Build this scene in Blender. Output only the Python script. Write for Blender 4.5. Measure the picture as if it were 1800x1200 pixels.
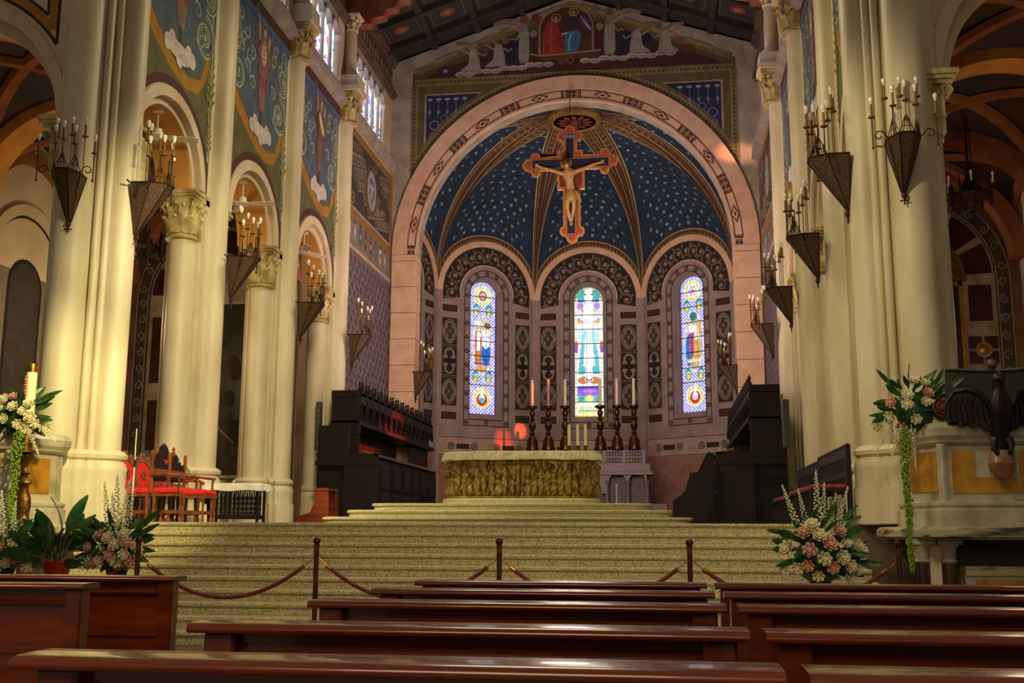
import bpy, math, random
import numpy as np
from mathutils import Matrix, Vector

# ---------------------------------------------------------------- clear
for o in list(bpy.data.objects): bpy.data.objects.remove(o)
SC = bpy.context.scene
COL = SC.collection
random.seed(7)
PI = math.pi
def R(d): return math.radians(d)

# ---------------------------------------------------------------- camera
cam = bpy.data.cameras.new('camera'); cam.sensor_width = 36; cam.lens = 38.0; cam.clip_end = 200; cam.clip_start = .05
co = bpy.data.objects.new('camera', cam); COL.objects.link(co)
rx = (0.99069468, 0.13604117, 0.00410535); dn = (-0.0197469, 0.17351667, -0.98463294); fw = (-0.13466297, 0.97538955, 0.17458843)
co.matrix_world = Matrix(((rx[0], -dn[0], -fw[0], 2.46), (rx[1], -dn[1], -fw[1], 0.0), (rx[2], -dn[2], -fw[2], 1.15), (0, 0, 0, 1)))
SC.camera = co
SC.view_settings.view_transform = 'Standard'; SC.view_settings.look = 'None'
SC.view_settings.gamma = 1; SC.view_settings.use_curve_mapping = False; SC.view_settings.exposure = 0.15

# ---------------------------------------------------------------- world and lights
w = bpy.data.worlds.new('world'); SC.world = w; w.use_nodes = True
w.node_tree.nodes['Background'].inputs[0].default_value = (1.0, .80, .58, 1)
w.node_tree.nodes['Background'].inputs[1].default_value = 0.14

def light(kind, loc, target, power, col, size=.3, spot=50, blend=.6, name='lamp'):
    l = bpy.data.lights.new(name, kind); l.energy = power; l.color = col
    if kind == 'AREA': l.size = size
    else: l.shadow_soft_size = size
    if kind == 'SPOT': l.spot_size = R(spot); l.spot_blend = blend
    o = bpy.data.objects.new(name, l); COL.objects.link(o); o.location = loc
    o.rotation_euler = (Vector(target) - Vector(loc)).to_track_quat('-Z', 'Y').to_euler()
    return o
WARM = (1, .84, .52); PINK = (1, .72, .60)
light('SPOT', (-1.6, 8.5, 5.2), (-5.5, 13.2, 1.9), 2100, (1, .85, .40), .15, 44, .8)           # flood on left ambo and pier
light('SPOT', (-0.5, 10.5, 6.5), (-5.2, 17.2, 4.0), 2100, (1, .84, .46), .3, 60, .8)          # flood along left arcade
light('SPOT', (-4.4, 14.9, 3.6), (-1.9, 17.2, 1.5), 520, (1, .88, .58), .1, 42, .7)             # small lamp raking the dais
light('AREA', (0.0, 17.0, 11.3), (0, 19.5, 0), 480, WARM, 3.0)                                 # warm fill added above the sanctuary, no real fixture
light('SPOT', (1.0, 9.0, 7.5), (5.6, 14.2, 4.0), 800, (1, .85, .50), .3, 62, .8)
light('AREA', (0.0, 23.5, 5.2), (0, 31, 13.9), 620, PINK, 3.0)                               # added fill aimed up to brighten the chancel arch and gable
light('POINT', (0.0, 32.3, 9.6), (0, 0, 0), 225, PINK, 1.0)
light('POINT', (0.0, 27.5, 4.8), (0, 0, 0), 130, PINK, .6)
light('POINT', (-8.1, 19.4, 5.2), (0, 0, 0), 120, (1, .72, .36), .4)
light('POINT', (-8.1, 15.9, 5.4), (0, 0, 0), 22, (1, .66, .40), .4)
light('POINT', (8.1, 18.0, 4.6), (0, 0, 0), 95, (1, .64, .40), .4)
light('SPOT', (3.0, 4.5, 6.5), (0.6, 12.8, .6), 1100, (1, .86, .56), .6, 80, .9)
light('AREA', (1.5, -1.5, 3.6), (1.0, 4.5, .6), 95, (1, .72, .44), 2.0)  # fill added behind the camera to lift the pew backs
light('SPOT', (-3.0, 2.8, 3.6), (-1.6, 5.6, .6), 160, (1, .80, .50), .4, 80, .9)
# small spots added to imitate sun patches from the stained glass
light('SPOT', (3.1, 35.9, 7.0), (-4.9, 26.9, 3.25), 6000, (1, .03, .01), .03, 9.0, .95)
light('SPOT', (4.9, 24.2, 13.0), (-2.25, 36.9, 4.75), 60000, (1, .09, .01), .02, 2.0, 1.0)
light('SPOT', (4.9, 24.2, 13.0), (-2.85, 36.6, 4.35), 30000, (1, .03, .01), .02, 2.8, 1.0)
light('SPOT', (-4.9, 24.2, 13.0), (4.9, 30.5, 12.0), 12000, (1, .42, .22), .02, 4.0, .95)
light('SPOT', (-4.9, 22.5, 13.2), (5.25, 26.0, 12.7), 1800, (.8, .75, 1), .02, 8.0, .9)

# ---------------------------------------------------------------- colour + material helpers
def lin(c): return c / 12.92 if c <= .04045 else ((c + .055) / 1.055) ** 2.4
def H(h):
    h = h.lstrip('#'); return tuple(lin(int(h[i:i+2], 16) / 255) for i in (0, 2, 4))
MATS = {}
def mat(name, col='888888', rough=.7, metal=0., col2=None, scale=6., detail=4., bump=0., bscale=None, kind='noise', attr=False, emit=0., coat=0., stretch=(1, 1, 1), ramp=(.35, .65), spec=.5):
    if name in MATS: return MATS[name]
    m = bpy.data.materials.new(name); m.use_nodes = True; nt = m.node_tree; N = nt.nodes; L = nt.links
    b = N['Principled BSDF']; b.inputs['Roughness'].default_value = rough; b.inputs['Metallic'].default_value = metal
    b.inputs['Specular IOR Level'].default_value = spec; b.inputs['Coat Weight'].default_value = coat; b.inputs['Coat Roughness'].default_value = .07
    c1 = H(col) if isinstance(col, str) else col
    tc = N.new('ShaderNodeTexCoord'); mp = N.new('ShaderNodeMapping'); mp.inputs['Scale'].default_value = stretch
    L.new(tc.outputs['Object'], mp.inputs[0])
    if attr:
        a = N.new('ShaderNodeAttribute'); a.attribute_name = 'Col'; src = a.outputs['Color']
        if emit:
            L.new(src, b.inputs['Emission Color']); b.inputs['Emission Strength'].default_value = emit
            b.inputs['Base Color'].default_value = (.02, .02, .02, 1)
        else:
            n = N.new('ShaderNodeTexNoise'); n.inputs['Scale'].default_value = scale; n.inputs['Detail'].default_value = 6
            L.new(mp.outputs[0], n.inputs['Vector'])
            mr = N.new('ShaderNodeMapRange'); mr.inputs[1].default_value = .3; mr.inputs[2].default_value = .7; mr.inputs[3].default_value = .72; mr.inputs[4].default_value = 1.12
            L.new(n.outputs[0], mr.inputs[0])
            mx = N.new('ShaderNodeVectorMath'); mx.operation = 'SCALE'; L.new(src, mx.inputs[0]); L.new(mr.outputs[0], mx.inputs['Scale'])
            L.new(mx.outputs[0], b.inputs['Base Color'])
    elif emit:
        b.inputs['Base Color'].default_value = (*c1, 1); b.inputs['Emission Color'].default_value = (*c1, 1); b.inputs['Emission Strength'].default_value = emit
    else:
        if col2 is None:
            c2 = tuple(x * .72 for x in c1)
        else: c2 = H(col2)
        if kind == 'noise':
            n = N.new('ShaderNodeTexNoise'); n.inputs['Scale'].default_value = scale; n.inputs['Detail'].default_value = detail; out = n.outputs[0]
        elif kind == 'voronoi':
            n = N.new('ShaderNodeTexVoronoi'); n.inputs['Scale'].default_value = scale; out = n.outputs['Color']
        elif kind == 'wave':
            n = N.new('ShaderNodeTexWave'); n.inputs['Scale'].default_value = scale; n.inputs['Distortion'].default_value = 5; n.inputs['Detail'].default_value = 4; out = n.outputs[0]
        L.new(mp.outputs[0], n.inputs['Vector'])
        r = N.new('ShaderNodeValToRGB'); r.color_ramp.elements[0].position = ramp[0]; r.color_ramp.elements[1].position = ramp[1]
        r.color_ramp.elements[0].color = (*c2, 1); r.color_ramp.elements[1].color = (*c1, 1)
        L.new(out, r.inputs[0]); L.new(r.outputs[0], b.inputs['Base Color'])
        if rough < .5:
            mr = N.new('ShaderNodeMapRange'); mr.inputs[3].default_value = rough * .8; mr.inputs[4].default_value = rough * 1.3; L.new(out, mr.inputs[0]); L.new(mr.outputs[0], b.inputs['Roughness'])
    if bump:
        n2 = N.new('ShaderNodeTexNoise'); n2.inputs['Scale'].default_value = bscale or scale * 3; n2.inputs['Detail'].default_value = 5
        L.new(mp.outputs[0], n2.inputs['Vector'])
        bp = N.new('ShaderNodeBump'); bp.inputs['Strength'].default_value = bump; bp.inputs['Distance'].default_value = .02
        L.new(n2.outputs[0], bp.inputs['Height']); L.new(bp.outputs[0], b.inputs['Normal'])
    MATS[name] = m; return m

M_STONE = mat('cream_stone', 'd2c7ab', .5, col2='b9ab8c', scale=1.7, bump=.12, bscale=14, stretch=(1, 1, .35))
M_CAP = mat('capital_stone', 'c9b884', .5, col2='8d7640', scale=5, bump=.2, bscale=18)
M_PLASTER = mat('cream_plaster', 'd2c0a6', .85, col2='bda88c', scale=1.2, bump=.08, bscale=20)
M_ARCHPL = mat('pink_plaster', 'cfab92', .85, col2='bf9a80', scale=3, bump=.06, bscale=25)
M_OCHRE = mat('ochre_plaster', 'cf9447', .9, col2='b57c38', scale=2)
M_FRIEZE = mat('brown_moulding', '5e4c42', .8, col2='4a3a33', scale=4)
M_GREY = mat('grey_cornice', 'a39a90', .8, col2='8b8179', scale=3, bump=.1)
M_APSE = mat('apse_plaster', '93837f', .9, col2='82716e', scale=2.5)
M_BLUE = mat('night_blue_vault', '1a2f48', .9, col2='122138', scale=3)
M_PAINT = mat('wall_paint', attr=True, rough=.85, scale=5)
M_GILT = mat('painted_gilt', attr=True, rough=.5, scale=9)
M_VAULT = mat('aisle_vault_paint', '2b2a33', .9, col2='4a2c1c', scale=.8, ramp=(.4, .6))
M_RIB = mat('aisle_rib_paint', '9a6238', .9, col2='7b4526', scale=1.6)
M_DARKW = mat('choir_wood', '1e0f10', .55, col2='100808', scale=5, stretch=(1, 1, .2), kind='noise', spec=.25)
M_PEW = mat('pew_wood', '86360f', .26, col2='481807', scale=3.5, detail=8, stretch=(.22, 1.5, 3), bump=.03, bscale=22, coat=.45, ramp=(.3, .72))
M_CHAIRW = mat('chair_wood', '8a4a20', .38, col2='5c2c12', scale=9, stretch=(1, 1, .3), coat=.3)
M_ROOF = mat('roof_wood', '2e241d', .8, col2='191310', scale=3)
M_BEAM = mat('painted_beam', '8a4a36', .7, col2='6b3a2c', scale=4)
M_RED = mat('red_velvet', 'd42010', .85, col2='a01208', scale=14)
M_ROPE = mat('rope_velvet', '6e1c1c', .8, col2='4d1012', scale=30)
M_BRASS = mat('brass', 'b48a3c', .3, 1., col2='7d5a22', scale=12)
M_DBRASS = mat('dark_brass', '6b4a28', .35, .9, col2='3f2a18', scale=12)
M_BRONZE = mat('bronze', 'a88f48', .42, .45, col2='77602c', scale=9, bump=.05)
M_EAGLE = mat('eagle_bronze', '2a1c1a', .38, .6, col2='150e0e', scale=9)
M_IRON = mat('wrought_iron', '3a261b', .6, .5, col2='22150f', scale=30)
M_SCON = mat('rusty_sheet', '5d4630', .6, .35, col2='382718', scale=40, bump=.35, bscale=120)
M_BULB = mat('bulb_glass', 'f0eee2', .15, col2='dcdace', spec=.8)
M_TUBE = mat('brass_tube', '7d5a22', .5, .5)
M_WHITE = mat('white_enamel', 'd9d4c4', .4, col2='c9c2b0')
M_CLOTH = mat('altar_linen', 'd6cfae', .9, col2='bfb792', scale=5, bump=.2, bscale=40)
M_CLOTHW = mat('white_linen', 'e6e4dc', .9, col2='cfccc2', scale=5)
M_GRAN = mat('speckled_granite', 'bfb286', .45, col2='7a6e4a', scale=75, kind='voronoi', bump=.08, ramp=(.12, .62))
M_DAIS = mat('pale_granite', 'b9b184', .5, col2='93894f', scale=60, kind='voronoi', bump=.05, ramp=(.1, .6))
M_FLOOR = mat('floor_marble', '6d5b46', .25, col2='493a2b', scale=1.5)
M_MARB = mat('grey_marble', 'b3aa92', .3, col2='857c66', scale=3.2, detail=9, ramp=(.3, .6))
M_MARBV = mat('veined_marble', 'a89f80', .3, col2='3f362a', scale=5, detail=9, ramp=(.36, .52), stretch=(.5, 1, 3))
M_YEL = mat('yellow_marble', 'b88722', .3, col2='8a5c14', scale=3.5, detail=8)
M_REDM = mat('red_marble', '4a1e18', .35, col2='2c100e', scale=4, detail=8)
M_HALTAR = mat('lilac_marble', '73676f', .5, col2='6d6068', scale=6)
M_CANDLE = mat('candle_wax', 'dcd6b4', .5, col2='cfc8a4')
M_PINKC = mat('pink_candle_wax', 'c08a80', .5)
M_LEAF = mat('leaf_green', '2f5a1c', .4, col2='173510', scale=18)
M_LEAFD = mat('dark_leaf_green', '1f4a1a', .32, col2='0f2a10', scale=12)
M_AMAR = mat('amaranth_green', '76921e', .8, col2='4f6a16', scale=40)
M_ROSEW = mat('cream_petal', 'dcd4b0', .7, col2='c4b98c', scale=20)
M_ROSEP = mat('pink_petal', 'd2a088', .7, col2='b87f6e', scale=20)
M_ROSED = mat('salmon_petal', '9a5a48', .6, col2='6e382c', scale=20)
M_BLOS = mat('white_blossom', 'e4e2cc', .7, col2='b7c08e', scale=30)
M_POT = mat('red_pot', 'a01410', .4)
M_SKIN = mat('carved_flesh', 'c39a68', .6, col2='a47a4c', scale=10)
M_PAINTING = mat('dark_oil_painting', '2c211b', .35, col2='0f0c0b', scale=1.6, detail=8, coat=.2)
M_SPK = mat('speaker_grey', '3a3831', .6, col2='2a2822', scale=60, kind='noise')
M_GLASS = mat('stained_glass', attr=True, emit=.9, rough=.3)
M_DAY = mat('daylight_glass', 'b9cdf0', emit=1.3, rough=.4)
M_LEAD = mat('window_lead', '0d0b0c', .7)
M_WINS = mat('window_reveal', '7c6a60', .9)
M_STEEL = mat('steel_tube', '9a968c', .3, .9)
M_BLACK = mat('black_lacquer', '14100e', .35)

# ---------------------------------------------------------------- mesh helpers
class MB:
    def __init__(s, T=None): s.v = []; s.f = []; s.c = []; s.T = T; s.sm = []
    def add(s, vs, fs, col=None, smooth=False):
        b = len(s.v)
        if s.T is not None: vs = [tuple(s.T @ Vector(p)) for p in vs]
        s.v += [tuple(p) for p in vs]
        for f in fs: s.f.append([b + i for i in f]); s.c.append(col); s.sm.append(smooth)
        return s
    def box(s, x0, x1, y0, y1, z0, z1, col=None):
        vs = [(x, y, z) for z in (z0, z1) for y in (y0, y1) for x in (x0, x1)]
        return s.add(vs, [(0, 2, 3, 1), (4, 5, 7, 6), (0, 1, 5, 4), (2, 6, 7, 3), (0, 4, 6, 2), (1, 3, 7, 5)], col)
    def bbox(s, x0, x1, y0, y1, z0, z1, b=.01, col=None):      # box with chamfered vertical and top edges
        o = [(x0+b, y0), (x1-b, y0), (x1, y0+b), (x1, y1-b), (x1-b, y1), (x0+b, y1), (x0, y1-b), (x0, y0+b)]
        i = [(x0+2*b, y0+b), (x1-2*b, y0+b), (x1-b, y0+2*b), (x1-b, y1-2*b), (x1-2*b, y1-b), (x0+2*b, y1-b), (x0+b, y1-2*b), (x0+b, y0+2*b)]
        return s.loft([[(x, y, z0) for x, y in o], [(x, y, z1-b) for x, y in o], [(x, y, z1) for x, y in i]], col=col)
    def loft(s, rings, closed=True, cap=True, col=None, smooth=False):
        n = len(rings[0]); vs = [p for r in rings for p in r]; fs = []
        m = n if closed else n - 1
        for k in range(len(rings) - 1):
            for i in range(m):
                j = (i + 1) % n; fs.append((k*n+i, k*n+j, (k+1)*n+j, (k+1)*n+i))
        if cap and closed: fs.append(tuple(range(n))[::-1]); fs.append(tuple((len(rings)-1)*n + i for i in range(n)))
        return s.add(vs, fs, col, smooth)
    def lathe(s, prof, c=(0, 0, 0), n=16, a0=0., a1=2*PI, sx=1., sy=1., col=None, smooth=True):
        full = abs(a1 - a0 - 2*PI) < 1e-6; m = n if full else n + 1
        rings = [[(c[0]+r*sx*math.cos(a0+(a1-a0)*i/n), c[1]+r*sy*math.sin(a0+(a1-a0)*i/n), c[2]+z) for i in range(m)] for r, z in prof]
        return s.loft(rings, closed=full, cap=full, col=col, smooth=smooth)
    def tube(s, pts, r, n=8, col=None, cap=True, flat=1.):
        P = [Vector(p) for p in pts]; rings = []; up = None
        for i, p in enumerate(P):
            d = (P[min(i+1, len(P)-1)] - P[max(i-1, 0)]).normalized()
            if up is None: up = Vector((0, 0, 1)) if abs(d.z) < .9 else Vector((1, 0, 0))
            a = d.cross(up).normalized(); up = a.cross(d).normalized()
            rr = r[i] if isinstance(r, (list, tuple)) else r
            rings.append([tuple(p + a*math.cos(2*PI*k/n)*rr + up*math.sin(2*PI*k/n)*rr*flat) for k in range(n)])
        return s.loft(rings, col=col, cap=cap, smooth=True)
    def ball(s, c, r, n=10, m=6, col=None):
        if not isinstance(r, (list, tuple)): r = (r, r, r)
        rings = [[(c[0]+r[0]*math.sin(PI*j/m)*math.cos(2*PI*i/n), c[1]+r[1]*math.sin(PI*j/m)*math.sin(2*PI*i/n), c[2]-r[2]*math.cos(PI*j/m)) for i in range(n)] for j in range(1, m)]
        vs = [(c[0], c[1], c[2]-r[2])] + [p for q in rings for p in q] + [(c[0], c[1], c[2]+r[2])]
        fs = [(0, 1+(i+1) % n, 1+i) for i in range(n)]
        for k in range(m-2):
            for i in range(n): j = (i+1) % n; fs.append((1+k*n+i, 1+k*n+j, 1+(k+1)*n+j, 1+(k+1)*n+i))
        t = len(vs)-1; b = 1+(m-2)*n
        fs += [(b+i, b+(i+1) % n, t) for i in range(n)]
        return s.add(vs, fs, col, True)
    def prism(s, poly, fn, d0, d1, col=None):                  # poly in (u,v), fn(u,v,d)->xyz
        n = len(poly); vs = [fn(u, v, d0) for u, v in poly] + [fn(u, v, d1) for u, v in poly]
        fs = [tuple(range(n)), tuple(range(2*n-1, n-1, -1))] + [(i, (i+1) % n, n+(i+1) % n, n+i) for i in range(n)]
        return s.add(vs, fs, col)
    def ring(s, fn, uc, vc, r0, r1, a0, a1, d0, d1, n=24, col=None):   # extruded ring segment
        P = []
        for i in range(n+1):
            a = R(a0+(a1-a0)*i/n); c, q = math.cos(a), math.sin(a)
            P.append([fn(uc+r0*c, vc+r0*q, d0), fn(uc+r1*c, vc+r1*q, d0), fn(uc+r1*c, vc+r1*q, d1), fn(uc+r0*c, vc+r0*q, d1)])
        return s.loft(P, col=col)
    def build(s, name, m, parent=None, link=True):
        me = bpy.data.meshes.new(name); me.from_pydata(s.v, [], s.f); me.materials.append(m)
        if any(c is not None for c in s.c):
            at = me.color_attributes.new('Col', 'FLOAT_COLOR', 'CORNER'); arr = []
            for f, c in zip(s.f, s.c): arr += [(*(c or (.5, .5, .5)), 1.)] * len(f)
            at.data.foreach_set('color', np.array(arr, dtype=np.float32).ravel())
        me.polygons.foreach_set('use_smooth', s.sm); me.validate(); me.update()
        if any(s.sm): me.set_sharp_from_angle(angle=R(38))
        o = bpy.data.objects.new(name, me); COL.objects.link(o)
        if parent: o.parent = parent
        return o

def tag(o, label=None, cat=None, group=None, kind=None):
    if label: o['label'] = label
    if cat: o['category'] = cat
    if group: o['group'] = group
    if kind: o['kind'] = kind
    return o
def thing(name, label, cat, loc=(0, 0, 0), rz=0., group=None, sc=None):
    o = bpy.data.objects.new(name, None); o.empty_display_size = .2; COL.objects.link(o); o.location = loc; o.rotation_euler = (0, 0, rz)
    if sc: o.scale = sc
    return tag(o, label, cat, group)
def copy_tree(o, parent=None):
    c = o.copy(); COL.objects.link(c)
    if parent: c.parent = parent
    for ch in list(o.children): copy_tree(ch, c)
    return c
def dup(o, loc, rz=0., label=None, group=None, sc=None):
    c = copy_tree(o); c.location = loc; c.rotation_euler = (0, 0, rz)
    if label: c['label'] = label
    if group: c['group'] = group
    if sc: c.scale = sc
    return c
def struct(name, mb, m, parent=None):
    o = mb.build(name, m, parent)
    if parent is None: o['kind'] = 'structure'
    return o
def shared(name, src, parent, loc=(0, 0, 0), rot=(0, 0, 0), sc=(1, 1, 1), m=None):   # part sharing mesh data of src
    o = bpy.data.objects.new(name, src.data if hasattr(src, 'data') else src); COL.objects.link(o); o.parent = parent
    o.location = loc; o.rotation_euler = rot; o.scale = sc
    return o
def proto(name, mb, m):
    me = mb.build(name, m); d = me.data; bpy.data.objects.remove(me); return d

class Paint:                                                   # flat painted shapes on a surface, in thin layers
    def __init__(s, fn, step=.003, mirror=1): s.fn = fn; s.mb = MB(); s.st = max(step, .003); s.n = 0
    def off(s, lv): s.n += 1; return lv*s.st+(s.n % 30)*s.st/32
    def poly(s, pts, col, lv=1):
        c = H(col) if isinstance(col, str) else col
        o = s.off(lv); s.mb.add([s.fn(u, v, o) for u, v in pts], [tuple(range(len(pts)))], c)
    def rect(s, u0, u1, v0, v1, col, lv=1): s.poly([(u0, v0), (u1, v0), (u1, v1), (u0, v1)], col, lv)
    def frame(s, u0, u1, v0, v1, t, col, lv=1):
        s.rect(u0, u1, v0, v0+t, col, lv); s.rect(u0, u1, v1-t, v1, col, lv); s.rect(u0, u0+t, v0+t, v1-t, col, lv); s.rect(u1-t, u1, v0+t, v1-t, col, lv)
    def ell(s, u, v, a, b, col, lv=1, n=14, rot=0):
        c, q = math.cos(R(rot)), math.sin(R(rot))
        s.poly([(u+a*math.cos(t)*c-b*math.sin(t)*q, v+a*math.cos(t)*q+b*math.sin(t)*c) for t in (2*PI*i/n for i in range(n))], col, lv)
    def arc(s, u, v, r0, r1, a0, a1, col, lv=1, n=24, k=1.):
        c = H(col) if isinstance(col, str) else col
        o = s.off(lv); P = [[s.fn(u+r*k*math.cos(R(a0+(a1-a0)*i/n)), v+r*math.sin(R(a0+(a1-a0)*i/n)), o) for r in (r0, r1)] for i in range(n+1)]
        s.mb.loft(P, closed=False, col=c)
    def stroke(s, pts, wd, col, lv=1):
        c = H(col) if isinstance(col, str) else col; n = len(pts); vs = []; o = s.off(lv)
        for i, (u, v) in enumerate(pts):
            a = pts[max(i-1, 0)]; b = pts[min(i+1, n-1)]; dx, dy = b[0]-a[0], b[1]-a[1]; l = math.hypot(dx, dy) or 1
            ww = wd[i] if isinstance(wd, (list, tuple)) else wd
            vs += [s.fn(u-dy/l*ww/2, v+dx/l*ww/2, o), s.fn(u+dy/l*ww/2, v-dx/l*ww/2, o)]
        s.mb.add(vs, [(2*i, 2*i+1, 2*i+3, 2*i+2) for i in range(n-1)], c)
    def spiral(s, u, v, r, col, wd=.04, lv=2, turns=1.6, a0=0, d=1, n=26):
        pts = [(u+r*(1-.82*i/n)*math.cos(R(a0)+d*turns*2*PI*i/n), v+r*(1-.82*i/n)*math.sin(R(a0)+d*turns*2*PI*i/n)) for i in range(n+1)]
        s.stroke(pts, [wd*(1-.5*i/n) for i in range(n+1)], col, lv)
    def build(s, name, parent=None, m=None): return s.mb.build(name, m or M_PAINT, parent)

def archpts(uc, vc, r, n=20, a0=180, a1=0): return [(uc+r*math.cos(R(a0+(a1-a0)*i/n)), vc+r*math.sin(R(a0+(a1-a0)*i/n))) for i in range(n+1)]
def arch_wall(mb, fn, u0, u1, uc, r, zs, top, d0, d1, n=22, col=None, foot=None):
    """wall u0..u1 above spring zs with a round opening; top(u) gives its top edge; extruded d0..d1"""
    arc = archpts(uc, zs, r, n)
    cols = ([(u0, zs)] if u0 < uc-r-1e-4 else []) + arc + ([(u1, zs)] if u1 > uc+r+1e-4 else [])
    for d in (d0, d1):
        vs = []; fs = []
        for u, z in cols: vs += [fn(u, z, d), fn(u, top(u), d)]
        for i in range(len(cols)-1): fs.append((2*i, 2*i+2, 2*i+3, 2*i+1))
        mb.add(vs, fs, col)
    mb.loft([[fn(u, z, d0), fn(u, z, d1)] for u, z in cols], closed=False, col=col)
    mb.loft([[fn(u, top(u), d0), fn(u, top(u), d1)] for u, z in cols], closed=False, col=col)
    mb.add([fn(u0, zs, d0), fn(u0, top(u0), d0), fn(u0, top(u0), d1), fn(u0, zs, d1)], [(0, 1, 2, 3)], col)
    mb.add([fn(u1, zs, d0), fn(u1, top(u1), d0), fn(u1, top(u1), d1), fn(u1, zs, d1)], [(0, 1, 2, 3)], col)

# ---------------------------------------------------------------- floor
def floor_box(name, x0, x1, y0, y1, z0, z1, m): return struct(name, MB().box(x0, x1, y0, y1, z0, z1), m)
floor_box('floor', -14, 14, -2, 14.05, -.2, 0, M_FLOOR)
floor_box('floor', -13, 13, 14.05, 39, -.2, 1.27, M_FLOOR)
st = thing('altar_stairs', 'broad flight of ten speckled granite steps rising to the sanctuary', 'stairs', (0, 11, 0))
def step_mb(x0, x1, y0, y1, z0, z1):
    prof = [(y0+.03, z0), (y0+.03, z1-.05), (y0+.005, z1-.045), (y0-.005, z1-.03), (y0-.005, z1-.012), (y0+.006, z1), (y1, z1), (y1, z0)]
    return MB().prism(prof, lambda u, v, d: (d, u, v), x0, x1)
for k in range(10):
    y0 = .333*k; z0 = .128*k
    step_mb(-4.9, 4.75, y0, 3.34, z0, z0+.128).build('step', M_GRAN, st)
ds = thing('altar_dais', 'three pale rounded steps under the bronze altar', 'platform', (0, 17.4, 1.28))
for k, (hw, yf) in enumerate(((2.92, -.7), (2.62, -.35), (2.3, 0))):
    pts = []
    for cx, cy, a0 in ((hw-.25, yf+.25, -90), (hw-.25, 4.3, 0), (-hw+.25, 4.3, 90), (-hw+.25, yf+.25, 180)):
        pts += [(cx+.25*math.cos(R(a0+a)), cy+.25*math.sin(R(a0+a))) for a in range(0, 91, 15)]
    m = MB(); z = k*.115
    def off(p, e):
        return [((x-math.copysign(e, x)), (y+e if y < 2 else y-e)) for x, y in p]
    m.loft([[(x, y, z) for x, y in off(pts, .03)], [(x, y, z+.06) for x, y in off(pts, .03)], [(x, y, z+.075) for x, y in pts], [(x, y, z+.105) for x, y in pts], [(x, y, z+.115) for x, y in off(pts, .012)]])
    m.build('step', M_DAIS, ds)
# high altar podium behind
struct('trim_3', MB().box(-2.6, 2.6, 33.6, 36.2, 1.27, 2.05), M_HALTAR)

# ---------------------------------------------------------------- piers
def pier_outline(e=0., big=False):
    P = []
    def arc(cx, cy, r, a0, a1, n=14):
        for i in range(n+1):
            a = R(a0+(a1-a0)*i/n); P.append((cx+(r+e)*math.cos(a), cy+(r+e)*math.sin(a)))
    if not big:
        arc(0, -.42, .23, 180, 360)
        P.extend([(.29+e, -.42-e), (.29+e, -.36-e), (.36+e, -.36-e), (.36+e, -.22-e)])
        arc(.42, 0, .2, -75, 75)
        P.extend([(.36+e, .22+e), (.36+e, .36+e), (.29+e, .36+e), (.29+e, .42+e)])
        arc(0, .42, .23, 0, 180)
        P.extend([(-.29-e, .42+e), (-.29-e, .36+e)]); arc(-.36, 0, .14, 90, 270); P.extend([(-.29-e, -.36-e), (-.29-e, -.42-e)])
    else:                                                    # crossing pier: local nave direction +x
        arc(-.1, -.46, .25, 180, 350)
        P.append((.16+e*.6, -.36-e*.6)); arc(.22, -.38, .05, 200, 350, 5); P.append((.25+e*.6, -.28-e*.6)); arc(.31, -.27, .05, 200, 360, 5); P.append((.30+e, -.19-e*.4))
        arc(.38, 0, .21, -85, 80)
        P.extend([(.33+e, .22+e), (.33+e, .36+e), (.22+e, .36+e), (.22+e, .46+e)]); arc(-.02, .46, .23, 0, 180)
        P.extend([(-.3-e, .46+e), (-.42-e, .4+e), (-.42-e, .2+e)]); arc(-.40, -.12, .2, 90, 250)
        P.extend([(-.42-e, -.38-e), (-.36-e, -.46-e)])
    return P
def prof_loft(mb, prof, big, sg):
    return mb.loft([[(sg*x, y, z) for x, y in pier_outline(e, big)] for e, z in prof], smooth=True)
def leaf(mb, cx, cy, ang, r0, r1, z0, h, wd, curl=.35):
    c, q = math.cos(ang), math.sin(ang); rings = []
    for t, rr, ww in ((0, 0, .7), (.35, .08, .95), (.7, .3, 1.), (.92, .75, .8), (1.0, 1., .5), (.88, 1.12, .25)):
        r = r0+(r1-r0)*rr; z = z0+h*t; a = wd*ww/2
        rings.append([(cx+r*c+q*a, cy+r*q-c*a, z), (cx+(r+.025)*c, cy+(r+.025)*q, z+.01), (cx+r*c-q*a, cy+r*q+c*a, z), (cx+(r-.02)*c, cy+(r-.02)*q, z-.005)])
    mb.loft(rings)
def volute(mb, cx, cy, z, ang, r, r_out, th=.04):
    c, q = math.cos(ang), math.sin(ang); pts = []
    for i in range(19):
        t = i/18; a = R(200)-t*2.6*PI; rr = r*(1-.8*t)
        x = r_out-r+rr*math.cos(a)*-1; pts.append((cx+x*c, cy+x*q, z+rr*math.sin(a)))
    pts = [(cx+(r_out-2.6*r)*c, cy+(r_out-2.6*r)*q, z-r*2.4)] + pts
    mb.tube(pts, [th]*len(pts), 5)
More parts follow.
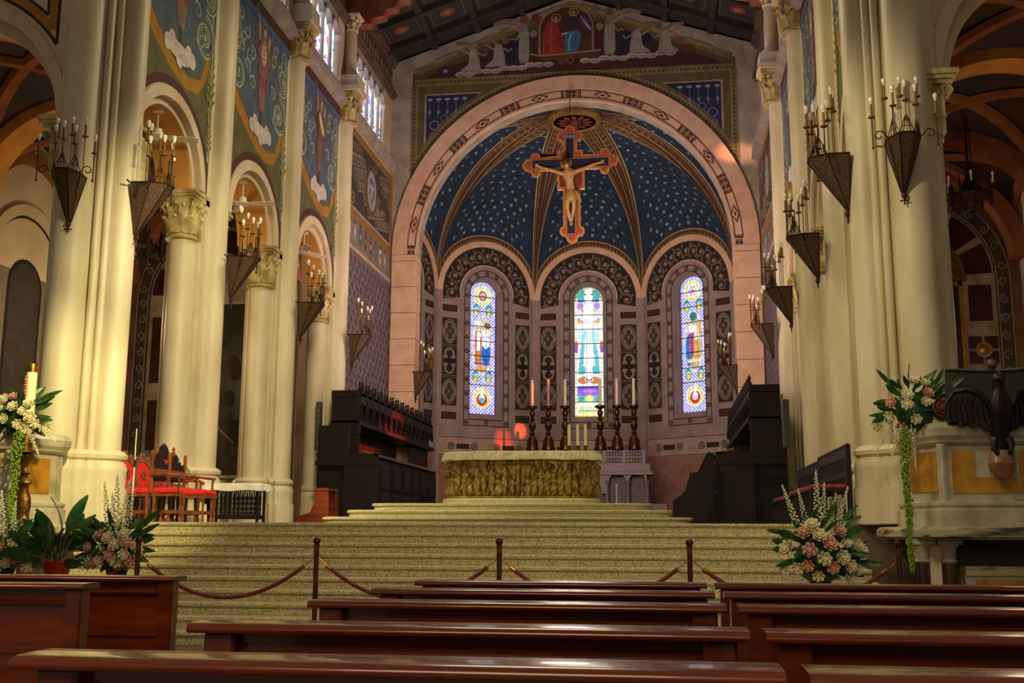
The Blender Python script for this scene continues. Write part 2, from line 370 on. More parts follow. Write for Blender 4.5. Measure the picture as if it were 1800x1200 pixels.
def capital(mb, cx, cy, z0, h, r, ab, sq=True, n=8, rows=2):
    mb.lathe([(r*1.0, 0), (r*1.14, .012), (r*1.18, h*.045), (r*1.1, h*.08), (r*1.0, h*.09)], (cx, cy, z0), 16)
    mb.lathe([(r*.96, h*.08), (r*.98, h*.5), (r*1.12, h*.7), (r*1.42, h*.8)], (cx, cy, z0), 14)
    for k in range(n):
        a = 2*PI*k/n
        leaf(mb, cx, cy, a, r*1.0, r*1.38, z0+h*.1, h*.36, r*.72)
        if rows > 1: leaf(mb, cx, cy, a+PI/n, r*1.02, r*1.5, z0+h*.12, h*.58, r*.66)
    for k in range(4): volute(mb, cx, cy, z0+h*.7, PI/4+k*PI/2, r*.3, ab*1.22, r*.09)
    for k in range(4):
        a = k*PI/2; mb.ball((cx+ab*.9*math.cos(a), cy+ab*.9*math.sin(a), z0+h*.74), r*.2, 7, 5)
    for e, za, zb in ((-.04, .8, .86), (0, .86, .92), (.03, .92, 1.)):
        mb.box(cx-ab-e, cx+ab+e, cy-ab-e, cy+ab+e, z0+h*za, z0+h*zb)

def make_pier(sg, Yc, big, top, label):
    cx = 5.55 if big else 5.85
    t = thing('pier', label, 'pier', (sg*cx, Yc, 1.28), 0, None)
    n = -sg                                                     # nave direction in x
    z = lambda a: a-1.28
    m = MB(); prof_loft(m, [(.12, 0), (.12, z(1.72))], big, n); m.build('plinth', M_STONE, t)
    m = MB(); prof_loft(m, [(.09, z(1.72)), (.09, z(1.95)), (.10, z(2.0)), (.05, z(2.1)), (.09, z(2.13)), (.10, z(2.18)), (.05, z(2.23)), (.0, z(2.25))], big, n); m.build('base', M_STONE, t)
    m = MB(); prof_loft(m, [(0, z(2.25)), (0, z(6.25 if not big else 12.5))], big, n); m.build('shaft', M_STONE, t)
    if not big:
        for s in (-1, 1):
            m = MB(); capital(m, 0, s*.47, z(6.2), .85, .25, .34)
            m.box(-.40, .36, min(0, s*.47), max(0, s*.47), z(6.88), z(7.05)); m.box(-.3, .3, min(0, s*.47), max(0, s*.47), z(6.2), z(6.9)); m.build('capital', M_CAP, t)
        m = MB()
        ol = [(.1, -.36), (.36, -.36), (.36, -.22)] + [(.42+.2*math.cos(R(a)), .2*math.sin(R(a))) for a in range(-75, 76, 10)] + [(.36, .22), (.36, .36), (.1, .36)]
        m.loft([[(n*x, y, zz) for x, y in ol] for zz in (z(6.25), z(11.5))], smooth=True); m.build('tall_shaft', M_STONE, t)
        m = MB(); capital(m, n*.5, 0, z(11.45), .85, .21, .28)
        m.box(min(n*.3, n*.5), max(n*.3, n*.5), -.28, .28, z(11.5), z(12.3)); m.build('upper_capital', M_CAP, t)
        m = MB(); m.box(min(n*.2, n*.86), max(n*.2, n*.86), -.36, .36, z(12.3), z(12.42)); m.box(min(n*.2, n*.82), max(n*.2, n*.82), -.31, .31, z(12.42), z(12.72)); m.build('pedestal', M_STONE, t)
        m = MB(); m.lathe([(.24, 0), (.25, .05), (.19, .1), (.21, .14), (.15, .2), (.14, 1.3)], (n*.52, 0, z(12.72)), 14); m.build('column', M_STONE, t)
        m = MB(); capital(m, n*.52, 0, z(14.02), .43, .145, .22, n=6, rows=1); m.build('small_capital', M_STONE, t)
    else:
        m = MB()
        capital(m, -n*.41, -.12, z(6.15), .88, .185, .33)
        m.box(min(-n*.2, -n*.6), max(-n*.2, -n*.6), -.36, .2, z(6.2), z(7.0)); m.build('capital', M_CAP, t)
        m = MB(); m.box(min(n*.3, -n*.5), max(n*.3, -n*.5), .3, .9, z(6.2), z(7.05)); capital(m, -n*.1, .62, z(6.2), .85, .25, .34); m.build('capital', M_CAP, t)
    return t
where = {-1: 'left', 1: 'right'}
PY = (14.1, 18.0, 21.8, 25.6)
lab = {(-1, 0): 'massive clustered stone pier at left, brightly lit, behind the paschal candle', (-1, 1): 'left arcade pier behind the red velvet chairs', (-1, 2): 'left arcade pier behind the black baluster table',
       (-1, 3): 'left arcade pier beside the choir stalls, farthest in the row', (1, 0): 'massive clustered stone pier at right, behind the eagle ambo', (1, 1): 'right arcade pier, next one behind the massive right pier',
       (1, 2): 'right arcade pier carrying the slim grey loudspeaker', (1, 3): 'right arcade pier beside the right choir stalls, farthest in the row'}
for sg in (-1, 1):
    for i, y in enumerate(PY): make_pier(sg, y, i == 0, 12, lab[(sg, i)])

# ---------------------------------------------------------------- side walls
BAYS = (16.15, 19.9, 23.7)
EDG = (14.3, 18.0, 21.8, 25.6)
def side(sg): return lambda u, z, d: (sg*(5.5-d), u, z)
def clere_bay(wall, fn, uc, n, wn, zs=12.45, zt=13.62, hw=1.2):
    """row of n small round-arched lights with colonnettes in front of glowing panes"""
    lw = 2*hw/n; r = lw/2-.05
    m = MB()
    for i in range(n):
        c = uc-hw+lw*(i+.5)
        arch_wall(m, fn, c-lw/2, c+lw/2, c, r, zt, lambda u: 14.2, .0, -.1, n=10)
        m.ring(fn, c, zt, r, r+.07, 0, 180, 0, .05, 10)
    win = struct('window_%d' % wn, m, M_GREY)
    for i in range(n+1):
        c = uc-hw+lw*i; p = fn(c, zs, .0)
        q = MB(); q.lathe([(.07, 0), (.075, .04), (.05, .08), (.042, zt-zs-.14), (.06, zt-zs-.12), (.08, zt-zs)], (p[0], p[1], zs), 9)
        q.build('colonnette', M_PLASTER, win)
    cols = ['c2d3f0', 'b9a0dc', '8fb4ea', 'e8c8d8', 'd8e2f2', 'cc4a6a', '5a78d8']
    rnd = random.Random(wn)
    for i in range(n):
        c = uc-hw+lw*(i+.5)
        q = MB(); nz = 16; ny = 5
        for a in range(ny):
            for b in range(nz):
                y0 = c-r-.06+(2*r+.12)*a/ny; y1 = c-r-.06+(2*r+.12)*(a+1)/ny; z0 = zs+(zt+r-zs)*b/nz; z1 = zs+(zt+r-zs)*(b+1)/nz
                if b > 10: col = H('c4d4f4')
                else:
                    cc = H(cols[rnd.choices(range(7), (5, 2, 3, 2, 4, 1.2, 2))[0]]); col = cc
                col = tuple(x*1.7 for x in col)
                q.add([fn(y0, z0, -.09), fn(y1, z0, -.09), fn(y1, z1, -.09), fn(y0, z1, -.09)], [(0, 1, 2, 3)], col)
        q.build('pane', M_GLASS, win)
    return win
def angel_standing(P, u, v, s, robe='8e5a52', wing='5d5a50', inner='9a9080', obj='shield', d=1):
    # wings
    P.poly([(u-.12*s, v+1.05*s), (u-.3*s, v+1.75*s), (u-.52*s, v+2.1*s), (u-.62*s, v+1.85*s), (u-.6*s, v+1.3*s), (u-.42*s, v+.8*s), (u-.2*s, v+.6*s)], wing, 3)
    P.poly([(u-.14*s, v+1.1*s), (u-.28*s, v+1.7*s), (u-.38*s, v+1.85*s), (u-.34*s, v+1.3*s), (u-.2*s, v+.9*s)], inner, 4)
    for k in range(5): P.stroke([(u-.5*s, v+(1.0+.2*k)*s), (u-.62*s, v+(.82+.22*k)*s)], .04*s, '3f3d38', 4)
    P.poly([(u+.1*s, v+1.1*s), (u+.32*s, v+1.62*s), (u+.55*s, v+1.55*s), (u+.75*s, v+1.2*s), (u+.7*s, v+.85*s), (u+.4*s, v+.62*s), (u+.2*s, v+.6*s)], wing, 3)
    P.poly([(u+.14*s, v+1.1*s), (u+.3*s, v+1.55*s), (u+.42*s, v+1.5*s), (u+.34*s, v+1.1*s), (u+.2*s, v+.8*s)], inner, 4)
    # robe
    P.poly([(u-.17*s, v+1.3*s), (u-.24*s, v+1.05*s), (u-.26*s, v+.5*s), (u-.3*s, v+.1*s), (u-.16*s, v-.5*s), (u+.1*s, v-.55*s), (u+.2*s, v-.1*s), (u+.3*s, v+.3*s), (u+.24*s, v+.95*s), (u+.16*s, v+1.3*s)], robe, 5)
    P.poly([(u-.3*s, v+.35*s), (u+.28*s, v+.38*s), (u+.22*s, v+.05*s), (u+.02*s, v+.12*s), (u-.26*s, v-.02*s)], '74382f', 6)
    for k in range(5): P.stroke([(u+(-.2+.09*k)*s, v+.9*s), (u+(-.17+.07*k)*s, v+.1*s), (u+(-.1+.05*k)*s, v-.45*s)], .022*s, 'b08a80', 7)
    P.poly([(u-.1*s, v-.5*s), (u+.06*s, v-.52*s), (u+.04*s, v-.95*s), (u-.04*s, v-1.0*s)], '4a3a38', 5)
    # head + halo
    P.ell(u, v+1.5*s, .17*s, .2*s, 'a07a40', 5); P.ell(u, v+1.5*s, .12*s, .17*s, '54382a', 6); P.ell(u, v+1.48*s, .075*s, .115*s, 'c09a80', 7)
    P.rect(u-.04*s, u+.04*s, v+1.26*s, v+1.38*s, 'b08c74', 6)
    # arms
    P.stroke([(u-.2*s, v+1.2*s), (u-.4*s, v+.85*s), (u-.12*s, v+.8*s)], .1*s, robe, 8); P.stroke([(u+.18*s, v+1.2*s), (u+.32*s, v+.8*s), (u+.08*s, v+.75*s)], .1*s, robe, 8)
    if obj == 'shield':
        P.ell(u-.02*s, v+.95*s, .17*s, .3*s, 'b9b08c', 9)
        for k in range(4): P.stroke([(u-.14*s, v+(.78+.12*k)*s), (u+.1*s, v+(.84+.12*k)*s)], .035*s, '7c7a62', 10)
    else:
        P.poly([(u-.2*s, v+1.18*s), (u-.12*s, v+1.25*s), (u+.3*s, v+.8*s), (u+.28*s, v+.62*s), (u+.1*s, v+.66*s), (u-.18*s, v+.95*s)], 'c9c0a0', 9)
def cloud(P, u, v, w, h, lv=7, col='c8bfb8', sh='9a8a86'):
    P.ell(u, v, w*.5, h*.32, col, lv)
    for k in range(7):
        a = k/6; P.ell(u+w*(a-.5)*.95, v+h*.25*math.sin(a*9), w*.13, h*.3, col, lv); P.arc(u+w*(a-.5)*.95, v+h*.25*math.sin(a*9), w*.06, w*.075, 20, 170, sh, lv+1, 6)
def acanthus(P, u, v, s, col='8f8d62', sh='4f5034', lv=4, d=1):
    for k in range(7):
        t = k/6; w = .32*s*(1-.6*t)
        for q in (-1, 1):
            P.poly([(u, v+s*t*1.3), (u+q*w*.6, v+s*t*1.3+.02*s), (u+q*w, v+s*t*1.3+.2*s), (u+q*w*.6, v+s*t*1.3+.16*s), (u+q*.1*s, v+s*(t*1.3+.22))], col, lv)
            P.stroke([(u+q*.03*s, v+s*t*1.3), (u+q*w*.8, v+s*t*1.3+.14*s)], .03*s, sh, lv+1)
    P.stroke([(u, v-.1*s), (u, v+1.4*s)], .05*s, 'b0aa80', lv+1)
    P.ell(u, v-.2*s, .12*s, .1*s, col, lv); P.ell(u, v-.38*s, .07*s, .12*s, 'b0aa80', lv)
def fresco_bay(fn, wall, u0, u1, uc, idx):
    P = Paint(fn, .0025)
    rin = 1.37; zs = 7.08
    top = lambda u: 11.85
    # maroon ground, olive panel, blue field
    c0 = [(u0, zs), (u0, 11.86), (u1, 11.86), (u1, zs)] + archpts(uc, zs, rin, 24, 0, 180)
    P.poly(c0, '4d2a28', 1)
    a = .11
    p1 = [(u0+a, 7.4), (u0+a, 11.6), (u1-a, 11.6), (u1-a, 7.4)] + [(x, z) for x, z in archpts(uc, zs, rin+.16, 24, 12, 168)]
    P.poly(p1, '5d5a38', 2)
    org = [(u0+a, 9.75), (u0+a+.15, 9.7), (uc-.75, 9.3), (uc-.15, 8.98), (uc+.45, 8.86), (uc+.95, 9.0), (u1-.45, 9.55), (u1-a, 9.5)]
    o2 = [(u1-a, 9.1), (u1-.4, 9.18), (uc+.9, 8.72), (uc+.4, 8.62), (uc-.2, 8.74), (uc-.8, 9.0), (u0+a+.1, 9.35), (u0+a, 9.35)]
    P.poly(org + o2, 'a07226', 3)
    P.poly([(u0+a, 11.6), (u0+a, 9.9), (u0+a+.15, 9.75), (uc-.75, 9.35), (uc-.15, 9.05), (uc+.45, 8.95), (uc+.95, 9.1), (u1-.45, 9.6), (u1-a, 9.55), (u1-a, 11.6)], '4d5c6b', 3)
    P.rect(u0+a, u1-a, 11.36, 11.6, '4c6688', 4)
    n = int((u1-u0)/.14)
    for k in range(n): P.ell(u0+a+.1+k*.14, 11.44, .03, .05, '2c3c5c', 5, 6)
    S = 'a3a886'
    for (x, z, r, d, a0) in ((u0+.55, 9.95, .34, 1, 90), (u1-.6, 9.85, .36, -1, 90), (u0+.38, 10.75, .28, -1, -60), (u1-.45, 10.7, .26, 1, 240), (u0+.3, 9.2, .0, 1, 0)):
        if r:
            r *= 1.18; P.spiral(x, z, r, S, .12, 4, 1.7, a0, d); P.spiral(x, z, r*.96, '3c4636', .03, 5, 1.7, a0, d); P.ell(x, z, .06, .06, 'a9ac84', 6)
    for k in range(30):
        x = u0+.25+(u1-u0-.5)*((k*.37) % 1); z = 9.7+1.6*((k*.61+.1) % 1)
        if abs(x-uc-.1) > .5: P.spiral(x, z, .17, '93a194', .055, 4, 1.1, k*70, 1 if k % 2 else -1, 10)
    for q, x in ((1, u0+.24), (-1, u1-.26)): acanthus(P, x, 8.75, .75, lv=5); P.stroke([(x, 9.8), (x+.05*q, 10.4), (x-.04*q, 11.2)], .05, S, 4)
    acanthus(P, u0+.22, 7.9, .5, lv=5); acanthus(P, u1-.24, 7.9, .5, lv=5)
    angel_standing(P, uc+.1, 10.02, .86, robe=('7d6a5c', '8e5a52', '5f3f36')[idx], obj=('shield', 'shield', 'scroll')[idx])
    cloud(P, uc+.1, 9.14, 1.0, .5)
    P.build('fresco', wall)
wn = 4
for sg in (-1, 1):
    fn = side(sg); wall = None
    m = MB()
    for b, uc in enumerate(BAYS):
        arch_wall(m, fn, EDG[b], EDG[b+1], uc, 1.2, 7.05, lambda u: 12.0, 0, -.08)
        arch_wall(m, fn, EDG[b], EDG[b+1], uc, 1.06, 7.05, lambda u: 12.0, -.08, -.75)
    m.box(min(sg*5.5, sg*6.2), max(sg*5.5, sg*6.2), 14.0, 14.3, 7.05, 15.4)
    # attic masonry between windows up to the roof
    for y0, y1 in ((14.3, 14.9), (17.4, 18.6), (21.2, 22.4), (24.9, 26.45), (29.6, 30.6)): m.box(min(sg*5.5, sg*5.9), max(sg*5.5, sg*5.9), y0, y1, 12.3, 14.3)
    m.box(min(sg*5.5, sg*5.9), max(sg*5.5, sg*5.9), 14.3, 30.6, 14.2, 15.5)
    # solid chancel wall
    m.box(min(sg*5.4, sg*6.2), max(sg*5.4, sg*6.2), 25.7, 30.6, 1.27, 12.2)
    wall = struct('wall_' + where[sg], m, M_PLASTER)
    for b, uc in enumerate(BAYS):
        q = MB(); q.ring(fn, uc, 7.06, 1.18, 1.37, 0, 180, -.02, .035, 28); q.build('arch_moulding', M_PLASTER, wall)
        q = MB(); q.ring(fn, uc, 7.06, 1.035, 1.07, 0, 180, -.745, -.11, 24); q.build('arch_soffit', M_OCHRE if sg < 0 else M_PLASTER, wall)
        fresco_bay(fn, wall, EDG[b]+(.2 if b else .3), EDG[b+1]-.2, uc, b)
    # cornice
    q = MB()
    for d1, z0, z1 in ((.1, 11.86, 11.93), (.2, 11.93, 12.08), (.15, 12.08, 12.2), (.05, 12.2, 12.42)):
        q.box(min(sg*(5.5-d1), sg*5.6), max(sg*(5.5-d1), sg*5.6), 14.3, 25.4, z0, z1)
    q.build('cornice', M_GREY, wall)
    q = MB()
    for d1, z0, z1 in ((.14, 11.72, 11.8), (.24, 11.8, 12.0), (.18, 12.0, 12.12)):
        q.box(min(sg*(5.4-d1+.05), sg*5.6), max(sg*(5.4-d1+.05), sg*5.6), 25.8, 30.5, z0, z1)
    q.build('cornice', M_GREY, wall)
    q = MB()
    for z0, z1, d in ((14.18, 14.26, .12), (14.26, 14.34, .18), (15.2, 15.3, .1), (15.3, 15.42, .18)): q.box(min(sg*(5.5-d), sg*5.6), max(sg*(5.5-d), sg*5.6), 14.3, 30.5, z0, z1)
    q.build('upper_moulding', M_FRIEZE, wall)
    P = Paint(fn)
    P.rect(14.3, 30.5, 14.36, 15.2, '5a4338', 1)
    k = 0
    y = 25.9
    while y < 30.4:
        P.rect(y, y+.32, 14.5, 15.05, '3f2e2a', 2); P.ell(y+.16, 14.78, .1, .18, '8a7766', 3, 8); P.ell(y+.47, 14.78, .06, .22, '7a6a5c', 2, 8); y += .62
    P.build('painted_frieze', wall)
    for (uc, n, hw) in ((19.9, 4, 1.25), (23.7, 4, 1.25), (28.05, 5, 1.5)):
        clere_bay(wall, fn, uc, n, wn, hw=hw); wn += 1
    # chancel wall painting
    f2 = lambda u, z, d, sg=sg: (sg*(5.4-d), u, z)
    P = Paint(f2, .002)
    U0, U1 = 25.8, 30.45
    P.rect(U0, U1, 4.2, 8.42, '6b5d66', 1)
    r = 0; z = 4.5
    while z < 8.3:
        y = U0+.15+(.2 if r % 2 else 0)
        while y < U1-.1:
            for q in range(4):
                a = 90*q; P.poly([(y+.02*math.cos(R(a+90)), z+.02*math.sin(R(a+90))), (y+.085*math.cos(R(a+25)), z+.085*math.sin(R(a+25))), (y+.13*math.cos(R(a)), z+.13*math.sin(R(a))), (y+.085*math.cos(R(a-25)), z+.085*math.sin(R(a-25)))], '2a2127', 2)
            P.ell(y, z, .025, .025, '857780', 3, 6); y += .4
        z += .23; r += 1
    P.rect(U0, U1, 8.42, 8.52, 'b59c86', 2); P.rect(U0, U1, 8.52, 9.28, '7d6c60', 2)
    y = U0+.3; k = 0
    while y < U1-.2:
        P.poly([(y-.14, 9.12), (y+.14, 9.12), (y+.14, 8.8), (y, 8.62), (y-.14, 8.8)], ('b8b4aa', '8b8680', '35507e', '60493e', '7a3a34', '3f6a8e')[k % 6], 3)
        P.ell(y, 8.92, .06, .09, ('7c3030', 'c8c0b0', 'c0a860', '8f8060', 'c4bca8', '7f8f60')[k % 6], 4, 8)
        P.ell(y, 9.2, .09, .06, '4a3428', 3, 8); y += .52; k += 1
    P.rect(U0, U1, 9.28, 9.5, '8c6428', 2); P.rect(U0, U1, 9.5, 9.56, 'a890a0', 3)
    P.rect(U0, U1-.15, 9.56, 11.45, '3b332e', 2); P.rect(U0, U1, 11.45, 11.68, '8c6428', 3); P.rect(U1-.22, U1, 9.3, 11.68, '94682a', 3); P.rect(U1-.27, U1-.22, 9.5, 11.45, 'a68f80', 3)
    for k in range(60):
        y = U0+.15+(U1-U0-.5)*((k*.618) % 1); z = 9.72+1.6*((k*.371+.2) % 1)
        P.spiral(y, z, .2, '8d806b', .055, 3, 1.3, k*47, 1 if k % 2 else -1, 14); P.ell(y+.15, z+.1, .08, .035, '786b58', 3, 6, k*31)
    c = 28.1; P.ell(c, 10.5, .62, .72, '6e5326', 4, 22); P.ell(c, 10.5, .56, .66, '3e3026', 5, 22); P.ell(c, 10.5, .5, .6, '8a7040', 6, 22); P.ell(c, 10.5, .43, .53, '9d97a4', 7, 22)
    for k in range(7): P.ell(c+.2*math.cos(k*2.4), 10.5+.3*math.sin(k*2.4), .07, .1, '55506a', 8, 8)
    P.build('wall_painting', wall)
# ---------------------------------------------------------------- gable wall with the chancel arch
SP = 9.28
gf = lambda u, z, d: (u, 30.5-d, z)
gtop = lambda u: 15.35+(1-min(abs(u)/5.5, 1))*1.85
m = MB(); arch_wall(m, gf, -5.5, 5.5, 0, 4.95, SP, gtop, 0, -.35, 40)
arch_wall(m, gf, -5.2, 5.2, 0, 4.62, SP, gtop, -.03, -.6, 40)
m.box(-5.5, -5.36, 30.5, 31.1, 1.27, SP); m.box(5.36, 5.5, 30.5, 31.1, 1.27, SP)
gw = struct('wall_back', m, M_GREY)
q = MB(); q.ring(gf, 0, SP, 4.95, 5.36, 0, 180, -.02, .10, 60); q.build('arch_band', M_ARCHPL, gw)
q = MB(); q.ring(gf, 0, SP, 4.60, 4.96, 0, 180, -.1, .03, 60); q.build('inner_arch_band', M_ARCHPL, gw)
rnd = random.Random(3)
for sg in (-1, 1):
    z = 1.28
    while z < SP-.01:
        h = min(.78, SP-z); q = MB(); x0, x1 = (4.62, 5.36)
        q.bbox(min(sg*x0, sg*x1), max(sg*x0, sg*x1), 30.40+rnd.uniform(-.004, .004), 31.1, z+.006, z+h-.006, .012); q.build('stone', M_ARCHPL, gw); z += h
P = Paint(gf, .002)
D = '3c211b'
ri, ro = 4.64, 4.92
for rr in (ro-.035, ri+.02): P.arc(0, SP, rr, rr+.022, 3, 177, D, 20, 70)
for k in range(9):
    a = 90+(k-4)*22.6
    for da in (-3.4, -2.8, 2.8, 3.4): P.arc(0, SP, ri+.02, ro-.02, a+da-.2, a+da+.2, D, 22, 2)
    P.arc(0, SP, ri+.04, ro-.05, a-2.2, a+2.2, '8a6a5c', 21, 4)
    for q_ in (-1, 1):
        for p_ in (-1, 1):
            cx, cy = (4.78+p_*.055)*math.cos(R(a+q_*1.1)), (4.78+p_*.055)*math.sin(R(a+q_*1.1))+SP
            P.ell(cx, cy, .055, .04, D, 22, 6, a-90)
    if k < 8:
        a2 = a+11.3; c_, s_ = math.cos(R(a2)), math.sin(R(a2))
        for rr, cc, lv in ((.17, D, 21), (.13, 'c49c86', 22), (.055, D, 23)):
            P.poly([((4.78)*c_-x*s_+y*c_, 4.78*s_+x*c_+y*s_+SP) for x, y in ((-rr*1.6, 0), (-rr*.5, rr*.45), (0, rr*.8), (rr*.5, rr*.45), (rr*1.6, 0), (rr*.5, -rr*.45), (0, -rr*.8), (-rr*.5, -rr*.45))], cc, lv)
P.build('arch_ornament', gw)
# painted gable: borders, triangles, coronation scene
P = Paint(gf, .0022)
OL = '55502e'
def gp(u, v): return ((u-896)*.00589, 17.12-v*.00579)
P.poly([(-4.85, 11.6), (-4.85, 15.0), (-4.6, 15.02), (0, 16.9), (4.6, 15.02), (4.85, 15.0), (4.85, 11.6)] + archpts(0, SP, 5.37, 40, 26, 154), '544430', 1)
P.poly([(-4.72, 11.9), (-4.72, 14.62), (4.72, 14.62), (4.72, 11.9)] + archpts(0, SP, 5.38, 40, 29, 151), OL, 2)
# dotted gold borders
def dots(pts, stp, col='3a2e18', lv=5, r=.035):
    for (a, b), (c, d) in zip(pts[:-1], pts[1:]):
        L = math.hypot(c-a, d-b); n = max(1, int(L/stp))
        for i in range(n): P.ell(a+(c-a)*(i+.5)/n, b+(d-b)*(i+.5)/n, r, r, col, lv, 6)
for pts in ([(-4.78, 11.75), (-4.78, 14.66)], [(4.78, 11.75), (4.78, 14.66)], [(-4.78, 14.68), (4.78, 14.68)]):
    P.stroke(pts, .21, '8c7440', 3); P.stroke(pts, .15, '6f6440', 4); dots(pts, .13)
P.arc(0, SP, 5.38, 5.58, 28, 152, '8c7440', 3, 60); P.arc(0, SP, 5.41, 5.55, 28, 152, '6f6440', 4, 60)
for i in range(100):
    a = R(28.5+123*i/99); P.ell(5.48*math.cos(a), SP+5.48*math.sin(a), .035, .035, '3a2e18', 5, 6)
for sg in (-1, 1):
    tri = [(sg*2.7, 14.3), (sg*4.46, 14.3), (sg*4.46, 12.72)] + [(sg*5.68*math.cos(R(a)), SP+5.68*math.sin(R(a))) for a in (40, 44, 48, 52, 56, 60)]
    P.poly(tri, 'a98a80', 4)
    cx, cz = sum(t[0] for t in tri)/len(tri), sum(t[1] for t in tri)/len(tri)
    P.poly([(cx+(x-cx)*.93, cz+(z-cz)*.93) for x, z in tri], '1f2140', 5)
    P.arc(sg*4.15, 13.3, .12, .16, 0, 360, '6c6a86', 7, 12); P.arc(sg*3.85, 13.5, .09, .12, 0, 360, '6c6a86', 7, 12); P.arc(sg*4.2, 13.0, .06, .09, 0, 360, '6c6a86', 7, 12)
    for k in range(5):
        x = sg*(4.3-k*.27); P.ell(x, 14.12, .085, .045, '8d8ea6', 7, 8); P.stroke([(x, 14.12), (x, 13.75-.0*k), (x+.03*sg, 13.55 if k < 4 else 13.9)], .018, '6c6e92', 6)
        if k < 4: P.ell(x, 13.72, .05, .07, '6c6e92', 7, 8)
    # raking border strips of the gable
    a, b = (sg*4.75, 15.0), (0, 16.95)
    P.stroke([a, b], .2, '6d6038', 6); P.stroke([(a[0], a[1]+.09), (b[0], b[1]+.09)], .03, '8f7c44', 7)
    for k in range(4):
        t0 = .12+.22*k; P.stroke([(a[0]+(b[0]-a[0])*t0, a[1]+(b[1]-a[1])*t0+.08), (a[0]+(b[0]-a[0])*(t0+.15), a[1]+(b[1]-a[1])*(t0+.15)+.08)], .13, '8a7a60', 8)
P.poly([(-4.5, 14.82), (4.5, 14.82), (0, 16.62)], '3c1f1c', 4)
def gpoly(pts, col, lv): P.poly([gp(*p) for p in pts], col, lv)
def gell(u, v, a, b, col, lv, n=14): x, z = gp(u, v); P.ell(x, z, a*.00589, b*.00579, col, lv, n)
def gst(pts, w_, col, lv): P.stroke([gp(*p) for p in pts], w_*.0058, col, lv)
gst([(735, 300), (735, 140), (755, 90), (800, 50), (860, 32), (930, 40), (985, 75), (1010, 140), (1010, 300)], 12, '8f6c50', 6)
gpoly([(745, 300), (745, 140), (765, 95), (805, 60), (860, 44), (925, 50), (975, 85), (1000, 140), (1000, 300)], '4a2a20', 7)
gst([(690, 292), (730, 305), (900, 300), (1050, 290)], 9, '9a7a6c', 8)
# seated pair
gpoly([(770, 130), (800, 110), (830, 130), (845, 190), (862, 240), (860, 300), (750, 302), (752, 200)], '8e2f22', 9); gst([(800, 150), (790, 220), (800, 290)], 8, 'ad4a36', 10); gst([(830, 200), (845, 260), (830, 295)], 8, '6e2018', 10)
gpoly([(870, 190), (890, 170), (930, 165), (950, 200), (940, 260), (930, 290), (870, 298), (862, 240)], '3c6a8c', 9); gst([(900, 190), (885, 240), (890, 285)], 9, '7fa6b8', 10); gst([(925, 200), (915, 270)], 7, '26496c', 10)
gpoly([(870, 120), (900, 100), (935, 115), (950, 170), (870, 180)], '3a2a34', 9); gst([(850, 195), (880, 185)], 12, 'b39a8c', 10)
for (x, y) in ((822, 100), (912, 72)): gell(x, y, 26, 24, '9a8a60', 9); gell(x, y, 20, 18, '3c261c', 10); gell(x-2, y+4, 12, 14, '8f6a50', 11)
gpoly([(942, 90), (985, 115), (1010, 175), (985, 190), (945, 130)], '48436e', 10)
for k in range(4): gst([(948+k*8, 100+k*14), (1000, 170+k*4)], 3, 'b0a8b4', 11)
gell(1020, 75, 22, 34, '7d5a50', 9); gell(720, 95, 26, 22, '6a3a30', 9); gell(850, 340, 22, 20, '5c4020', 9); gell(893, 338, 22, 20, '7c6034', 9); gell(893, 338, 14, 12, '3a2818', 10)
gpoly([(700, 300), (1070, 288), (1010, 330), (770, 335)], '54352a', 5)
# clouds + angels
def gcloud(u0, u1, v0, v1, n):
    for k in range(n):
        t = k/(n-1); gell(u0+(u1-u0)*t, v0+(v1-v0)*t+6*math.sin(k*2.1), 30, 15, 'aa9c98', 7, 10); gell(u0+(u1-u0)*t+4, v0+(v1-v0)*t+4+6*math.sin(k*2.1), 22, 7, '837478', 8, 8)
gcloud(325, 780, 385, 350, 11); gcloud(970, 1400, 345, 328, 10)
gpoly([(560, 330), (560, 240), (600, 200), (640, 200), (640, 330)], '1c1c3c', 5); gpoly([(1130, 320), (1140, 230), (1180, 180), (1210, 220), (1200, 320)], '1c1c3c', 5); gpoly([(1255, 280), (1265, 215), (1300, 190), (1310, 250)], '1c1c3c', 5)
def gangel_stand(x, y, f):
    W_ = '9a8e86'
    gpoly([(x-26, y-90), (x-12, y-150), (x+12, y-150), (x+28, y-90), (x+30, y+40), (x+18, y+72), (x-20, y+72), (x-30, y+40)], '7c7a76', 9)
    for k in range(5): gst([(x-18+9*k, y-100), (x-20+10*k, y+60)], 3.5, 'a8a49c', 10)
    gell(x, y-170, 22, 22, '7c5a34', 9); gell(x, y-166, 12, 15, '6a4434', 10)
    gst([(x+f*15, y-130), (x+f*45, y-170), (x+f*100, y-172), (x+f*160, y-150)], 22, '8c6e64', 8); gst([(x+f*20, y-110), (x+f*60, y-140), (x+f*120, y-150)], 14, W_, 9)
    gst([(x+f*15, y-110), (x+f*40, y-60), (x+f*70, y-70)], 10, '7c7a76', 10)
    gell(x-f*50, y-90, 20, 22, '7c7462', 9)
